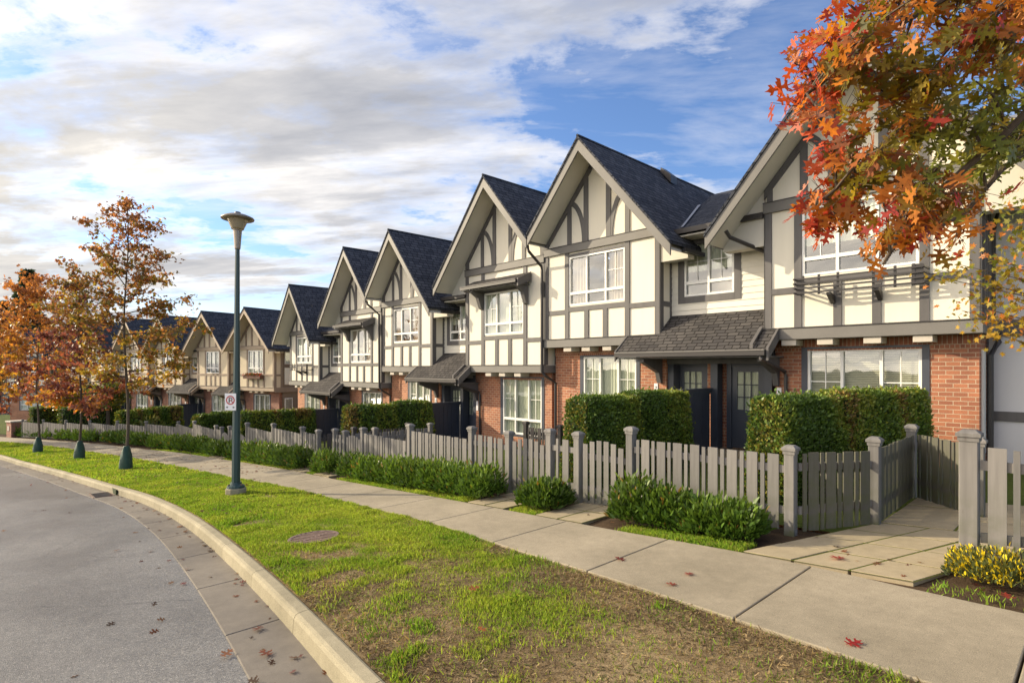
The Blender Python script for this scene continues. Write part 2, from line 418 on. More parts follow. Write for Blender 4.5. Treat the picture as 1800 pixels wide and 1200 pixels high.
def box_uv(me):
    uvl = me.uv_layers.new(name='UVMap')
    n = len(me.loops)
    if not n: return
    co = np.empty(len(me.vertices)*3); me.vertices.foreach_get('co', co); co = co.reshape(-1, 3)
    li = np.empty(n, dtype=np.int32); me.loops.foreach_get('vertex_index', li)
    nor = np.empty(len(me.polygons)*3); me.polygons.foreach_get('normal', nor); nor = nor.reshape(-1, 3)
    tot = np.empty(len(me.polygons), dtype=np.int32); me.polygons.foreach_get('loop_total', tot)
    pn = np.repeat(nor, tot, axis=0); p = co[li]
    t = np.stack([-pn[:, 1], pn[:, 0], np.zeros(n)], 1)
    L = np.linalg.norm(t, axis=1); flat = L < 0.05
    t[flat] = (1, 0, 0); L[flat] = 1; t /= L[:, None]
    w = np.cross(pn, t)
    uv = np.stack([(p*t).sum(1), (p*w).sum(1)], 1)
    uvl.data.foreach_set('uv', uv.astype(np.float32).ravel())


def tag(o, label=None, cat=None, group=None, kind=None):
    if label: o['label'] = label
    if cat: o['category'] = cat
    if group: o['group'] = group
    if kind: o['kind'] = kind
    return o


def thing(name, label, cat, loc=(0, 0, 0), rot=0, group=None):
    o = bpy.data.objects.new(name, None); COL.objects.link(o)
    o.location = loc; o.rotation_euler = (0, 0, rot); o.empty_display_size = 0.2
    return tag(o, label, cat, group)


def struct(o): return tag(o, kind='structure')


def part_copy(src, parent, loc=None):
    o = src.copy(); COL.objects.link(o); o.parent = parent
    if loc is not None: o.location = loc
    return o


def cloud(name, shape, C, D, N, size, colr, mat, parent=None, fold=None, curly=False):
    """one mesh of many leaves: shape (k,2) across/along, C centres, D leaf axis, N leaf normal, size, colour"""
    C = np.asarray(C, float); n = len(C)
    D = D/np.maximum(np.linalg.norm(D, axis=1, keepdims=True), 1e-6)
    Sx = np.cross(D, N); Sx /= np.maximum(np.linalg.norm(Sx, axis=1, keepdims=True), 1e-6)
    Nn = np.cross(Sx, D)
    sh = np.asarray(shape, float); k = len(sh)
    size = np.broadcast_to(np.asarray(size, float).reshape(-1, 1, 1), (n, 1, 1))
    fz = np.zeros(k) if fold is None else np.asarray(fold, float)
    curl = (np.ones(n) if not curly else rng.uniform(-0.6, 2.6, n)).reshape(-1, 1, 1)
    V = C[:, None, :]+size*(sh[None, :, 0, None]*Sx[:, None, :]+sh[None, :, 1, None]*D[:, None, :]+curl*fz[None, :, None]*Nn[:, None, :])
    me = bpy.data.meshes.new(name)
    me.vertices.add(n*k); me.loops.add(n*k); me.polygons.add(n)
    me.vertices.foreach_set('co', V.astype(np.float32).ravel())
    me.loops.foreach_set('vertex_index', np.arange(n*k, dtype=np.int32))
    me.polygons.foreach_set('loop_start', np.arange(0, n*k, k, dtype=np.int32))
    try: me.polygons.foreach_set('loop_total', np.full(n, k, dtype=np.int32))
    except Exception: pass
    me.update(calc_edges=True)
    at = me.color_attributes.new('Col', 'FLOAT_COLOR', 'POINT')
    cc = np.ones((n, k, 4), np.float32); cc[:, :, :3] = np.clip(np.asarray(colr)[:, None, :], 0, 1)
    at.data.foreach_set('color', cc.ravel())
    me.materials.append(mat)
    o = bpy.data.objects.new(name, me); COL.objects.link(o)
    if parent: o.parent = parent
    return o


def randdir(n):
    v = rng.normal(size=(n, 3)); return v/np.linalg.norm(v, axis=1, keepdims=True)


def vnoise(p, sc, seed=0):
    """cheap smooth value noise in 2-D, 0..1"""
    p = np.asarray(p, float)*sc; i = np.floor(p).astype(int); f = p-i; f = f*f*(3-2*f)
    def h(a, b):
        q = np.sin(a*127.1+b*311.7+seed*74.7)*43758.5453
        return q-np.floor(q)
    a = h(i[:, 0], i[:, 1]); b = h(i[:, 0]+1, i[:, 1]); c = h(i[:, 0], i[:, 1]+1); d = h(i[:, 0]+1, i[:, 1]+1)
    return (a*(1-f[:, 0])+b*f[:, 0])*(1-f[:, 1])+(c*(1-f[:, 0])+d*f[:, 0])*f[:, 1]


# ------------------------------------------------------------------ ground, road, kerb, pavement
def gz(x):
    x = np.asarray(x, float)
    near = -1.85+0.069*(x+2)
    far = -3.782+0.045*(x+30)
    z = np.where(x < -30, far, near)
    z = np.where(x > 2, -1.574+0.02*(x-2), z)
    return np.where(x < -75, -5.807, z)


def g(x): return float(gz(x))


def curve(table):
    xs = np.array([a for a, b in table][::-1], float); ys = np.array([b for a, b in table][::-1], float)
    m = np.gradient(ys, xs)
    def f(x):
        x = float(x)
        if x <= xs[0]: return ys[0]+m[0]*(x-xs[0])
        if x >= xs[-1]: return ys[-1]+m[-1]*(x-xs[-1])
        i = int(np.searchsorted(xs, x))-1; h = xs[i+1]-xs[i]; t = (x-xs[i])/h
        return ((2*t**3-3*t*t+1)*ys[i]+(t**3-2*t*t+t)*h*m[i]+(-2*t**3+3*t*t)*ys[i+1]+(t**3-t*t)*h*m[i+1])
    return f


kerb_y = curve([(40, -4.5), (12, -0.5), (5, 0.75), (0, 1.42), (-3, 1.75), (-4.5, 1.94), (-7, 2.2), (-10, 2.41), (-13.2, 2.42), (-17, 2.12),
                (-24, 1.5), (-34, 0.35), (-44, -1.6), (-60, -6.0), (-95, -16)])
walk0_y = curve([(40, 1.2), (12, 2.8), (3, 3.5), (-0.8, 3.82), (-3, 4.1), (-4.4, 4.22), (-6, 4.40), (-9.2, 4.48), (-12, 4.52), (-14, 4.40), (-20, 4.12),
                 (-30, 3.45), (-36, 2.5), (-46, 0.2), (-60, -3.6), (-95, -13.5)])
walk1_y = curve([(40, 2.6), (12, 4.3), (3, 5.0), (-0.8, 5.36), (-2, 5.53), (-4.4, 5.56), (-6.8, 5.62), (-12, 5.66), (-15, 5.78), (-20, 5.72),
                 (-29, 5.35), (-36, 4.2), (-46, 1.8), (-60, -2.0), (-95, -12)])


def loft(rows, mat, name, kindtag=True, parent=None):
    """rows: list of stations, each a list of (x,y,z)"""
    m = MB(); k = len(rows[0]); vs = [p for r in rows for p in r]; fs = []
    for i in range(len(rows)-1):
        for j in range(k-1):
            fs.append((i*k+j, i*k+j+1, (i+1)*k+j+1, (i+1)*k+j))
    m.add(vs, fs)
    o = m.build(name, mat, parent)
    return struct(o) if kindtag else o


XS = sorted(set(np.round(np.concatenate([np.arange(40, -12, -0.5), np.arange(-12, -40, -0.8), np.arange(-40, -96, -2.0)]), 3)), reverse=True)
KH = 0.15
# far terrain far below the street level sheet edges
m = MB()
for (x0, x1, y0, y1) in [(-900, 900, -900, 900)]:
    m.add([(x0, y0, -6.3), (x1, y0, -6.3), (x1, y1, -6.3), (x0, y1, -6.3)], [(0, 1, 2, 3)])
struct(m.build('terrain', FARG))
# verge between kerb and pavement (own sheet), strip beyond the pavement, yards
loft([[(x, kerb_y(x)-0.02+(walk0_y(x)-kerb_y(x)+0.04)*j/6, g(x)-0.012+0.02*math.sin(j/6*math.pi)) for j in range(7)] for x in XS], VERGE, 'verge')
loft([[(x, walk1_y(x)-0.03+(1.45)*j/4, g(x)-0.035+(0.025*math.sin(j/4*math.pi))) for j in range(5)] for x in XS], BED, 'planting_bed')
loft([[(x, walk1_y(x)+1.40, g(x)-0.006), (x, walk1_y(x)+7, g(x)-0.02), (x, walk1_y(x)+30, g(x)-0.05), (x, walk1_y(x)+60, min(g(x), -3.0)-0.5)] for x in XS], LAWN, 'yard_lawn')
# road, gutter pan, kerb
loft([[(x, kerb_y(x)-0.58, g(x)-KH-0.012), (x, kerb_y(x)-3.2, g(x)-KH+0.035), (x, kerb_y(x)-8.5, g(x)-KH-0.03), (x, kerb_y(x)-14, g(x)-0.15), (x, kerb_y(x)-60, g(x)-0.15)] for x in XS], ASPH, 'road')


def slabs(name, mat, xa, xb, ya, yb, step, zt, zb, gap=0.012, jig=0.0):
    """cast slabs along the street with open joints, one mesh"""
    m = MB(); x = xa
    while x > xb:
        n = 4 if step > 1 else 2
        xs = [x-gap/2-(step-gap)*i/n for i in range(n+1)]
        top = []; 
        vs = []
        for q in xs:
            vs += [(q, ya(q), g(q)+zt), (q, yb(q), g(q)+zt), (q, ya(q), g(q)+zb), (q, yb(q), g(q)+zb)]
        fs = []
        for i in range(n):
            a, b = 4*i, 4*i+4
            fs += [(a, a+1, b+1, b), (a, b, b+2, a+2), (a+1, a+3, b+3, b+1)]
        fs += [(0, 2, 3, 1), (4*n, 4*n+1, 4*n+3, 4*n+2)]
        m.add(vs, fs); x -= step
    return struct(m.build(name, mat, bevel=0.008))


slabs('pavement', WALK, 30.05, -94, walk0_y, walk1_y, 1.52, 0.012, -0.10, 0.014)
m = MB()
rows = []
loft([[(x, walk0_y(x)+0.02, g(x)-0.03), (x, walk1_y(x)-0.02, g(x)-0.03)] for x in XS], BED, 'pavement_base')
slabs('gutter_pan', PAN, 30.0, -94, lambda x: kerb_y(x)-0.59, lambda x: kerb_y(x)-0.14, 1.52, -KH, -0.3, 0.010)


def kerb():
    m = MB(); x = 30.4
    prof = [(-0.155, -KH-0.1), (-0.150, -KH), (-0.140, -0.035), (-0.125, -0.008), (-0.10, 0.004), (-0.02, 0.008), (0.0, 0.0), (0.0, -0.2)]
    while x > -94:
        n = 5; xs = [x-0.004-1.512*i/n for i in range(n+1)]; k = len(prof)
        vs = [(q, kerb_y(q)+a, g(q)+b) for q in xs for a, b in prof]
        fs = [(i*k+j, i*k+j+1, (i+1)*k+j+1, (i+1)*k+j) for i in range(n) for j in range(k-1)]
        fs += [tuple(range(k-1, -1, -1)), tuple(n*k+j for j in range(k))]
        m.add(vs, fs); x -= 1.52
    struct(m.build('kerb', KERB))


kerb()


# ------------------------------------------------------------------ windows, doors, houses
def fbox(m, x0, x1, z0, z1, y0, y1, w=0.06, wz=None):          # rectangular frame
    wz = wz or w
    m.box(x0, x0+w, y0, y1, z0, z1); m.box(x1-w, x1, y0, y1, z0, z1)
    m.box(x0+w, x1-w, y0, y1, z0, z0+wz); m.box(x0+w, x1-w, y0, y1, z1-wz, z1)


def curtain_mesh(x0, x1, z0, z1, y, amp=0.02, wave=0.11):
    m = MB(); n = max(4, int((x1-x0)/wave*6))
    vs = []; fs = []
    for i in range(n+1):
        x = x0+(x1-x0)*i/n; yy = y+amp*math.sin(x/wave*2*math.pi)+amp*0.4*math.sin(x*17)
        vs += [(x, yy, z0), (x, yy, z1)]
    fs = [(2*i, 2*i+2, 2*i+3, 2*i+1) for i in range(n)]
    return m.add(vs, fs)


def quad(x0, x1, y, z0, z1): return MB().add([(x0, y, z0), (x1, y, z0), (x1, y, z1), (x0, y, z1)], [(0, 1, 2, 3)])


def window(root, x0, x1, z0, z1, y, lights=(1, 1, 1), transom=None, muntins=(0, 2), cover='sheer', trim=None, trim_mat=None, frame_mat=None, rows=2):
    fm = MB(); fw = 0.055
    fbox(fm, x0, x1, z0, z1, y-0.03, y+0.07, fw)
    tot = sum(lights); xs = [x0+fw]
    for L in lights: xs.append(xs[-1]+(x1-x0-2*fw)*L/tot)
    for q in xs[1:-1]: fm.box(q-0.03, q+0.03, y-0.025, y+0.065, z0+fw, z1-fw)
    edges = [xs[0]]+[q for p in xs[1:-1] for q in (p-0.03, p+0.03)]+[xs[-1]]
    lo = z0+fw
    if transom:
        for i in range(len(lights)):
            fm.box(edges[2*i], edges[2*i+1], y-0.028, y+0.068, transom-0.04, transom+0.04)
        lo = transom+0.04
    f = fm.build('window', frame_mat or FRAMEW, root, bevel=0.004)
    for i in range(len(lights)):
        if i not in muntins: continue
        mm = MB()
        a, b = edges[2*i], edges[2*i+1]; c = (a+b)/2
        mm.box(c-0.009, c+0.009, y+0.008, y+0.019, lo, z1-fw)
        for k in range(1, rows):
            zc = lo+(z1-fw-lo)*k/rows
            mm.box(a, c-0.009, y+0.008, y+0.019, zc-0.009, zc+0.009)
            mm.box(c+0.009, b, y+0.008, y+0.019, zc-0.009, zc+0.009)
        mm.build('glazing_bars', frame_mat or FRAMEW, f)
    quad(x0+0.03, x1-0.03, y+0.026, z0+0.03, z1-0.03).build('pane', GLASS, f)
    if cover == 'sheer':
        w = x1-x0
        curtain_mesh(x0+0.03, x0+w*0.34, z0+0.03, z1-0.02, y+0.085).build('curtain', CURT, f)
        curtain_mesh(x0+w*0.62, x1-0.03, z0+0.03, z1-0.02, y+0.085).build('curtain', CURT, f)
        curtain_mesh(x0+w*0.30, x0+w*0.66, z0+0.03, z1-0.02, y+0.125, 0.012).build('curtain', CURT, f)
    elif cover == 'beige':
        w = x1-x0
        curtain_mesh(x0+0.03, x0+w*0.31, z0+0.03, z1-0.02, y+0.085).build('curtain', CURTB, f)
        curtain_mesh(x0+w*0.70, x1-0.03, z0+0.03, z1-0.02, y+0.085).build('curtain', CURTB, f)
    elif cover == 'blind':
        bm = MB(); z = z0+0.06
        while z < z1-0.05:
            bm.add([(x0+0.04, y+0.10, z), (x1-0.04, y+0.10, z), (x1-0.04, y+0.135, z+0.028), (x0+0.04, y+0.135, z+0.028)], [(0, 1, 2, 3)])
            z += 0.036
        bm.build('blind', BLIND, f)
    elif cover == 'half':
        curtain_mesh(x0+0.03, x1-0.03, z0+(z1-z0)*0.45, z1-0.02, y+0.085).build('curtain', CURT, f)
    if trim:
        l, r_, b_, t_ = trim; tm = MB()
        if l: tm.box(x0-l, x0-0.002, y-0.045, y+0.04, z0-b_, z1+t_)
        if r_: tm.box(x1+0.002, x1+r_, y-0.045, y+0.04, z0-b_, z1+t_)
        if b_: tm.box(x0-0.002, x1+0.002, y-0.05, y+0.04, z0-b_, z0-0.002)
        if t_: tm.box(x0-0.002, x1+0.002, y-0.05, y+0.04, z1+0.002, z1+t_)
        tm.build('window_trim', trim_mat or TIMBER, f)
    return f


def door(root, x0, x1, y, pal, h=2.0):
    fm = MB()
    fm.box(x0-0.12, x0, y-0.07, y+0.06, 0, h+0.40); fm.box(x1, x1+0.12, y-0.07, y+0.06, 0, h+0.40)
    fm.box(x0, x1, y-0.065, y+0.06, h, h+0.07); fm.box(x0, x1, y-0.065, y+0.06, h+0.33, h+0.40)
    fm.build('door_frame', DARK, root, bevel=0.004)
    w = x1-x0
    dm = MB(); gx0, gx1, gz0, gz1 = x0+0.13*w+0.03, x1-0.13*w-0.03, 0.95, h-0.14
    dm.wall(x0+0.004, x1-0.004, 0.02, h-0.004, y-0.03, y+0.015, [(gx0, gx1, gz0, gz1)])
    for k in (0, 1):                                             # two raised lower panels
        a = gx0+(gx1-gx0)*(0.54*k); dm.box(a, a+(gx1-gx0)*0.46, y-0.042, y-0.03, 0.2, 0.72)
    gw, gh = gx1-gx0, gz1-gz0
    for k in (1, 2):
        dm.box(gx0+gw*k/3-0.012, gx0+gw*k/3+0.012, y-0.036, y-0.012, gz0, gz1)
    for k in (1, 2):
        for j in range(3):
            dm.box(gx0+gw*j/3+0.012*(j > 0), gx0+gw*(j+1)/3-0.012*(j < 2), y-0.034, y-0.012, gz0+gh*k/3-0.012, gz0+gh*k/3+0.012)
    d = dm.build('door', DARK, root, bevel=0.003)
    quad(gx0-0.01, gx1+0.01, y-0.005, gz0-0.01, gz1+0.01).build('pane', GLASS, d)
    curtain_mesh(gx0-0.01, gx1+0.01, gz0-0.01, gz1+0.01, y+0.008, 0.004, 0.06).build('curtain', CURT, d)
    MB().tube([(x1-0.06, y-0.03, 0.98), (x1-0.06, y-0.08, 0.98), (x1-0.17, y-0.085, 0.98)], 0.011, 6).build('handle', FLASH, d)
    t = quad(x0, x1, y-0.005, h+0.07, h+0.33).build('transom_window', GLASS, root)
    MB().box(x0, x1, y+0.010, y+0.016, h+0.06, h+0.34).build('transom_blind', CURT, t)


def arc_pts(cx, cz, rx, rz, n=9, sgn=1):
    return [(cx+sgn*rx*math.cos(math.pi/2*i/(n-1)), cz+rz*math.sin(math.pi/2*i/(n-1))) for i in range(n)]


def siding_boards(m, x0, x1, z0, z1, y, h=0.15):
    z = z0
    while z < z1-0.01:
        t = min(z+h, z1)
        m.pyz([(y-0.024, z), (y, z), (y, t), (y-0.008, t)][::-1], x0, x1)
        z += h


PAL1 = dict(wall=CREAM, timber=TIMBER, barge=BARGE, brick=BRICK, soffit=SOFFIT, siding=WHITE, corbel=STONE)
PAL2 = dict(wall=TAN, timber=TAUPE, barge=plain('tan_barge', (0.42, 0.33, 0.24), 0.6, 0.1, 1.5, 60, 0.2), brick=BRICK2,
            soffit=plain('tan_soffit', (0.50, 0.43, 0.33), 0.8, 0.05, 1.5, 60, 0.1), siding=TAN, corbel=plain('tan_corbel', (0.45, 0.38, 0.28), 0.8, 0.1, 5, 80, 0.1))


def townhouse(label, loc, rot=0, hw=1.95, beam=5.57, apex=8.27, pitch=1.17, spanL=2.83, spanR=2.83, kind='L', recw=2.66,
              up=(-1.0, 1.0, 3.78, 5.2), low=(-0.9, 1.0, 0.5, 2.28), feature=None, pal=PAL1, cover='sheer', covlow='sheer',
              corbels=(-1.1, -0.4, 0.35), arcs=True, mainR=None, mainL=None, deep=11.0, rail=True, right_end=False, spoutL=False, soldier=False, screen=True, group=None, eave=5.40, lowlights=(1, 1.15, 1)):
    root = thing('townhouse', label, 'house', loc, rot, group)
    rz = lambda x: apex-pitch*abs(x)
    T, Wl = pal['timber'], pal['wall']
    # ---- upper wall and gable
    m = MB(); m.wall(-hw, hw, 2.6, beam, 0.0, 0.16, [(up[0], up[1], up[2], up[3])])
    ez = rz(hw)-0.22
    m.pxz([(-hw, beam), (hw, beam), (hw, ez), (0, rz(0)-0.22), (-hw, ez)], 0.0, 0.16)
    m.box(-hw, -hw+0.15, 0.16, deep, 2.6, ez); m.box(hw-0.15, hw, 0.16, deep, 2.6, ez)
    m.build('upper_wall', Wl, root)
    # ---- ground floor brick
    b0 = 0.40
    m = MB(); m.wall(-hw+0.06, hw-0.06, -1.6, 2.55, b0, b0+0.16, [(low[0], low[1], low[2], low[3])])
    m.box(-hw+0.06, -hw+0.2, b0+0.16, deep, -1.6, 2.6); m.box(hw-0.2, hw-0.06, b0+0.16, deep, -1.6, 2.6)
    m.build('brick_wall', pal['brick'], root)
    MB().box(-hw+0.05, hw-0.05, b0-0.012, b0+0.02, 2.33, 2.57).build('soldier_course', SOLDIER if pal is PAL1 else BRICK2, root)
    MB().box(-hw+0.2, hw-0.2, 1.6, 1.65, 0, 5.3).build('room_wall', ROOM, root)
    MB().box(-hw, hw, deep-0.1, deep, -1.6, beam).build('rear_wall', Wl, root)
    # ---- jetty beam with drip flashing, corbels
    MB().box(-hw-0.05, hw+0.05, -0.075, b0+0.06, 2.57, 2.80).build('jetty_beam', pal['barge'], root, bevel=0.006)
    MB().box(-hw-0.06, hw+0.06, -0.095, -0.002, 2.803, 2.822).build('drip_flashing', GUTTER, root)
    for c in corbels:
        MB().box(c-0.15, c+0.15, -0.03, b0-0.02, 2.44, 2.565).build('corbel', pal['corbel'], root, bevel=0.008)
    # ---- timber framing
    P = -0.032
    m = MB()
    m.box(-hw-0.01, -hw+0.14, P, 0.0, 2.82, beam-0.22); m.box(hw-0.14, hw+0.01, P, 0.0, 2.82, beam-0.22)
    xl, xr = up[0]-0.15, up[1]+0.15
    for a, b in ((xl, up[0]), (up[1], xr)):
        m.box(a, b, P, 0, 2.82, beam-0.22)
    m.box(-hw+0.14, xl, P+0.004, 0, 3.55, 3.68); m.box(xr, hw-0.14, P+0.004, 0, 3.55, 3.68)
    m.box(up[0], up[1], P+0.004, 0, up[2]-0.17, up[2]-0.035)
    w = up[1]-up[0]
    for k in (1, 2):
        c = up[0]+w*k/3; m.box(c-0.075, c+0.075, P, 0, 2.82, up[2]-0.17)
    if up[3] < beam-0.30:
        m.box(up[0], up[1], P+0.004, 0, up[3]+0.01, up[3]+0.08)
    # gable verticals and rake timbers
    for c, hwid in ((-0.40, 0.08), (0.40, 0.08), (-1.03, 0.075), (1.03, 0.075), (-hw+0.10, 0.06), (hw-0.10, 0.06)):
        top = rz(abs(c)+hwid)-0.3
        if top > beam+0.1: m.box(c-hwid, c+hwid, P, 0, beam, top)
    for s in (-1, 1):
        pts = [(0, rz(0)-0.24), (s*(hw+0.02), rz(hw+0.02)-0.24), (s*(hw+0.02), rz(hw+0.02)-0.44), (0, rz(0)-0.46)]
        m.pxz(pts if s < 0 else pts[::-1], P-0.006, 0.0)
    # side returns at the bay corners
    for s in (-1, 1):
        x0_, x1_ = (hw, hw+0.02) if s > 0 else (-hw-0.02, -hw)
        m.box(x0_, x1_, -0.032, 0.14, 2.82, beam); m.box(x0_, x1_, 0.46, 0.58, 2.82, beam); m.box(x0_, x1_, 0.14, 0.46, 3.55, 3.68)
    m.build('timber_frame', T, root)
    if arcs:
        for s in (-1, 1):
            o_ = arc_pts(-1.06*s, beam, 0.66, 1.32, 10, s); i_ = arc_pts(-1.06*s, beam, 0.52, 1.17, 10, s)
            poly = o_+i_[::-1]
            MB().pxz(poly if s < 0 else poly[::-1], P+0.006, 0.0).build('curved_brace', T, root)
    MB().box(-hw-0.03, hw+0.03, -0.07, 0.0, beam-0.22, beam).build('gable_beam', pal['barge'], root, bevel=0.005)
    MB().box(-hw-0.03, hw+0.03, -0.085, 0.0, beam+0.002, beam+0.018).build('beam_flashing', GUTTER, root)
    # ---- roof: slopes, bargeboards, soffits
    F0, back = -0.88, 7.2
    for s, sp in ((-1, spanL), (1, spanR)):
        q = [(0, rz(0)), (s*sp, rz(sp)), (s*sp, rz(sp)-0.075), (0, rz(0)-0.075)]
        sl = MB().pxz(q if s < 0 else q[::-1], F0, back).build('roof_slope', SHING, root)
        q = [(0, rz(0)-0.08), (s*(sp-0.01), rz(sp-0.01)-0.08), (s*(sp-0.01), rz(sp-0.01)-0.36), (0, rz(0)-0.40)]
        MB().pxz(q if s < 0 else q[::-1], F0+0.03, F0+0.08).build('bargeboard', pal['barge'], root)
        q = [(0, rz(0)-0.19), (s*(sp-0.02), rz(sp)-0.19), (s*(sp-0.02), rz(sp)-0.215), (0, rz(0)-0.215)]
        MB().pxz(q if s < 0 else q[::-1], F0+0.082, -0.002).build('soffit', pal['soffit'], root)
        if sp > hw+0.3:        # boxed eave return and gutter along the slope foot
            zz = rz(sp)-0.10
            q = [(s*(hw+0.022), rz(hw+0.022)-0.22), (s*(sp-0.03), rz(sp-0.03)-0.22), (s*(sp-0.03), rz(sp)-0.30), (s*(hw+0.022), rz(sp)-0.30)]
            MB().pxz(q if s < 0 else q[::-1], 0.0, 0.30).build('eave_return', pal['soffit'], root)
            xa, xb = sorted((s*(sp-0.02), s*(sp+0.09)))
            MB().box(xa, xb, -0.30, back, zz-0.10, zz-0.005).build('gutter', GUTTER, root)
    MB().tube([(0, F0, rz(0)+0.005), (0, back, rz(0)+0.005)], 0.04, 6).build('ridge_cap', SHING, root)
    # main roof behind, ridge along the street
    sl = 0.43; ez_ = eave; ry = 6.5; rzz = ez_+sl*(ry-0.0)
    def slab(xa, xb, y0, name='main_roof'):
        za = ez_+sl*y0
        MB().pyz([(y0, za-0.1), (ry, rzz-0.1), (deep+1.2, ez_-0.1+0.3), (deep+1.2, ez_+0.3), (ry, rzz), (y0, za)], xa, xb).build(name, SHING, root)
    xl_, xr_ = (-hw if mainL is None else mainL), (hw if mainR is None else mainR)
    slab(xl_, xr_, 0.35)
    # ---- windows
    window(root, up[0], up[1], up[2], up[3], 0.02, (1, 1.12, 1), up[2]+0.36, (2,) if cover == 'beige' else (0, 2), cover)
    lw = low[3]-low[2]
    window(root, low[0], low[1], low[2], low[3], b0+0.03, lowlights, low[2]+0.50 if lw > 1.2 else None, (0, 2), covlow, (0.12, 0.12, 0.07, 0.05), DARK)
    if pal is PAL1 or kind == 'L':
        pass
    # ---- recess parts
    if kind == 'L':
        xa, xb = hw, hw+recw; yr = 0.55
        m = MB(); wx0, wx1 = xa+0.38, xa+1.70; wide_ = recw > 1.88
        m.wall(xa, xb, 2.3, eave, yr, yr+0.15, [(wx0, wx1, 3.78, 5.18)] if wide_ else [])
        m.build('recess_wall', pal['siding'], root)
        m = MB()
        if wide_:
            siding_boards(m, xa+0.02, wx0-0.02, 3.28, eave-0.05, yr, 0.15); siding_boards(m, wx1+0.02, xb-0.02, 3.28, eave-0.05, yr, 0.15); siding_boards(m, wx0-0.02, wx1+0.02, 3.28, 3.73, yr, 0.15)
        else: siding_boards(m, xa+0.02, xb-0.02, 3.28, eave-0.05, yr, 0.15)
        m.build('lap_siding', pal['siding'], root)
        if wide_: window(root, wx0, wx1, 3.78, 5.18, yr+0.01, (1, 1), 4.12, (0, 1), 'half', (0.17, 0.17, 0.17, 0.12), T)
        # door wall
        MB().box(xa-0.2, xb+0.2, 0.82, 0.98, -1.6, 2.6).build('porch_wall', pal['brick'], root)
        door(root, xa+0.10, xa+0.86, 0.80, pal)
        MB().box(xa-0.05, xb+0.1, 0.1, 0.82, -1.6, -0.02).build('porch_step', PAVER, root)
        # eave of the main roof over the recess
        slab(xa-0.02, xb+0.02, -0.02, 'recess_roof')
        MB().box(xa+0.03, xb-0.03, -0.10, -0.025, eave-0.13, eave-0.01).build('gutter', GUTTER, root)
        MB().box(xa+0.01, xb-0.01, -0.01, yr, eave-0.20, eave-0.16).build('eave_soffit', pal['soffit'], root)
        MB().box(xa+0.02, xb-0.02, yr-0.03, yr+0.02, eave-0.32, eave-0.21).build('frieze_board', T, root)
        # entry roof: lean-to that runs past the bay on the left
        er = MB(); top, ey, ezz = 3.33, -0.62, 2.36; k = (top-ezz)/(yr-ey)
        th = 0.07
        def lean(x0, x1, y0, y1):
            za, zb = ezz+k*(y0-ey), ezz+k*(y1-ey)
            er.pyz([(y0, za-th), (y1, zb-th), (y1, zb), (y0, za)], x0, x1)
        lean(hw, xb, ey, yr); lean(hw-0.92, hw, ey, -0.10); lean(xb, xb+0.27, ey, -0.10)
        e = er.build('entry_roof', SHINGW, root)
        for x0, x1 in ((hw-0.96, hw-0.925), (xb+0.275, xb+0.325)):
            zb = ezz+k*(-0.10-ey)
            MB().pyz([(ey-0.02, ezz-0.24), (-0.10, zb-0.24), (-0.10, zb+0.02), (ey-0.02, ezz+0.02)], x0, x1).build('barge_end', T, e)
        MB().pyz([(ey+0.05, ezz+0.10), (-0.10, ezz+k*(-0.10-ey)+0.02), (-0.10, ezz+k*(-0.10-ey)+0.08), (ey+0.02, ezz+0.12), (ey+0.02, ezz+0.02)], xb-0.09, xb-0.02).build('roof_rib', T, e)
        MB().box(hw-0.90, xb+0.27, ey-0.10, ey-0.005, ezz-0.13, ezz-0.02).build('gutter', GUTTER, e)
        MB().box(hw-0.90, xb+0.27, ey-0.115, ey-0.09, ezz-0.03, ezz-0.005).build('gutter_lip', BARGE, e)
        MB().box(hw-0.90, xb+0.25, ey+0.02, 0.36, ezz-0.17, ezz-0.14).build('porch_soffit', T, e)
        MB().box(xa-0.02, xb+0.02, 0.36, 0.46, ezz-0.30, ezz-0.0).build('lintel', T, e)
        for xx in (hw-0.22, xb+0.10):
            MB().pyz([(0.37, ezz-0.17), (0.37, ezz-0.80), (0.30, ezz-0.80), (0.20, ezz-0.52), (ey+0.12, ezz-0.26), (ey+0.12, ezz-0.17)], xx-0.06, xx+0.06).build('bracket', T, e)
        # porch posts and brick pier between the two doors
        for xx in ((xa+0.02, xa+1.22, xb-0.14) if wide_ else (xa+0.0, xb-0.05)):
            MB().box(xx-0.09, xx+0.09, 0.46, 0.72, 0, ezz+0.1).build('porch_post', DARK, root)
        if wide_: MB().box(xa+0.98, xa+1.12, 0.60, 0.83, -1.0, 2.55).build('brick_pier', pal['brick'], root)
        # downpipe at the left of the roof
        MB().tube([(xb+0.18, ey-0.05, ezz-0.12), (xb+0.18, ey-0.05, ezz-0.2), (xb+0.30, 0.30, ezz-0.48), (xb+0.30, 0.34, ezz-0.6), (xb+0.30, 0.34, -0.3)], 0.04, 6).build('downpipe', GUTTER, root)
        # number plate
        MB().box(hw-0.42, hw-0.31, b0-0.02, b0-0.002, 1.15, 1.55).build('number_plate', SIGNW, root)
        if pal is PAL1:
            xq = hw-0.365; yq = b0-0.0225
            for dg in range(2):
                zq = 1.47-dg*0.17; d_ = MB()
                if dg == 0: d_.add([(xq-0.03, yq, zq), (xq+0.03, yq, zq), (xq+0.03, yq, zq-0.016), (xq-0.002, yq, zq-0.11), (xq-0.018, yq, zq-0.11), (xq+0.008, yq, zq-0.018), (xq-0.03, yq, zq-0.018)][::-1], [(0, 1, 2, 3, 4, 5, 6)])
                else: d_.add([(xq-0.008, yq, zq-0.11), (xq+0.008, yq, zq-0.11), (xq+0.008, yq, zq), (xq-0.008, yq, zq)], [(0, 1, 2, 3)])
                d_.build('digit', SIGNK, root)
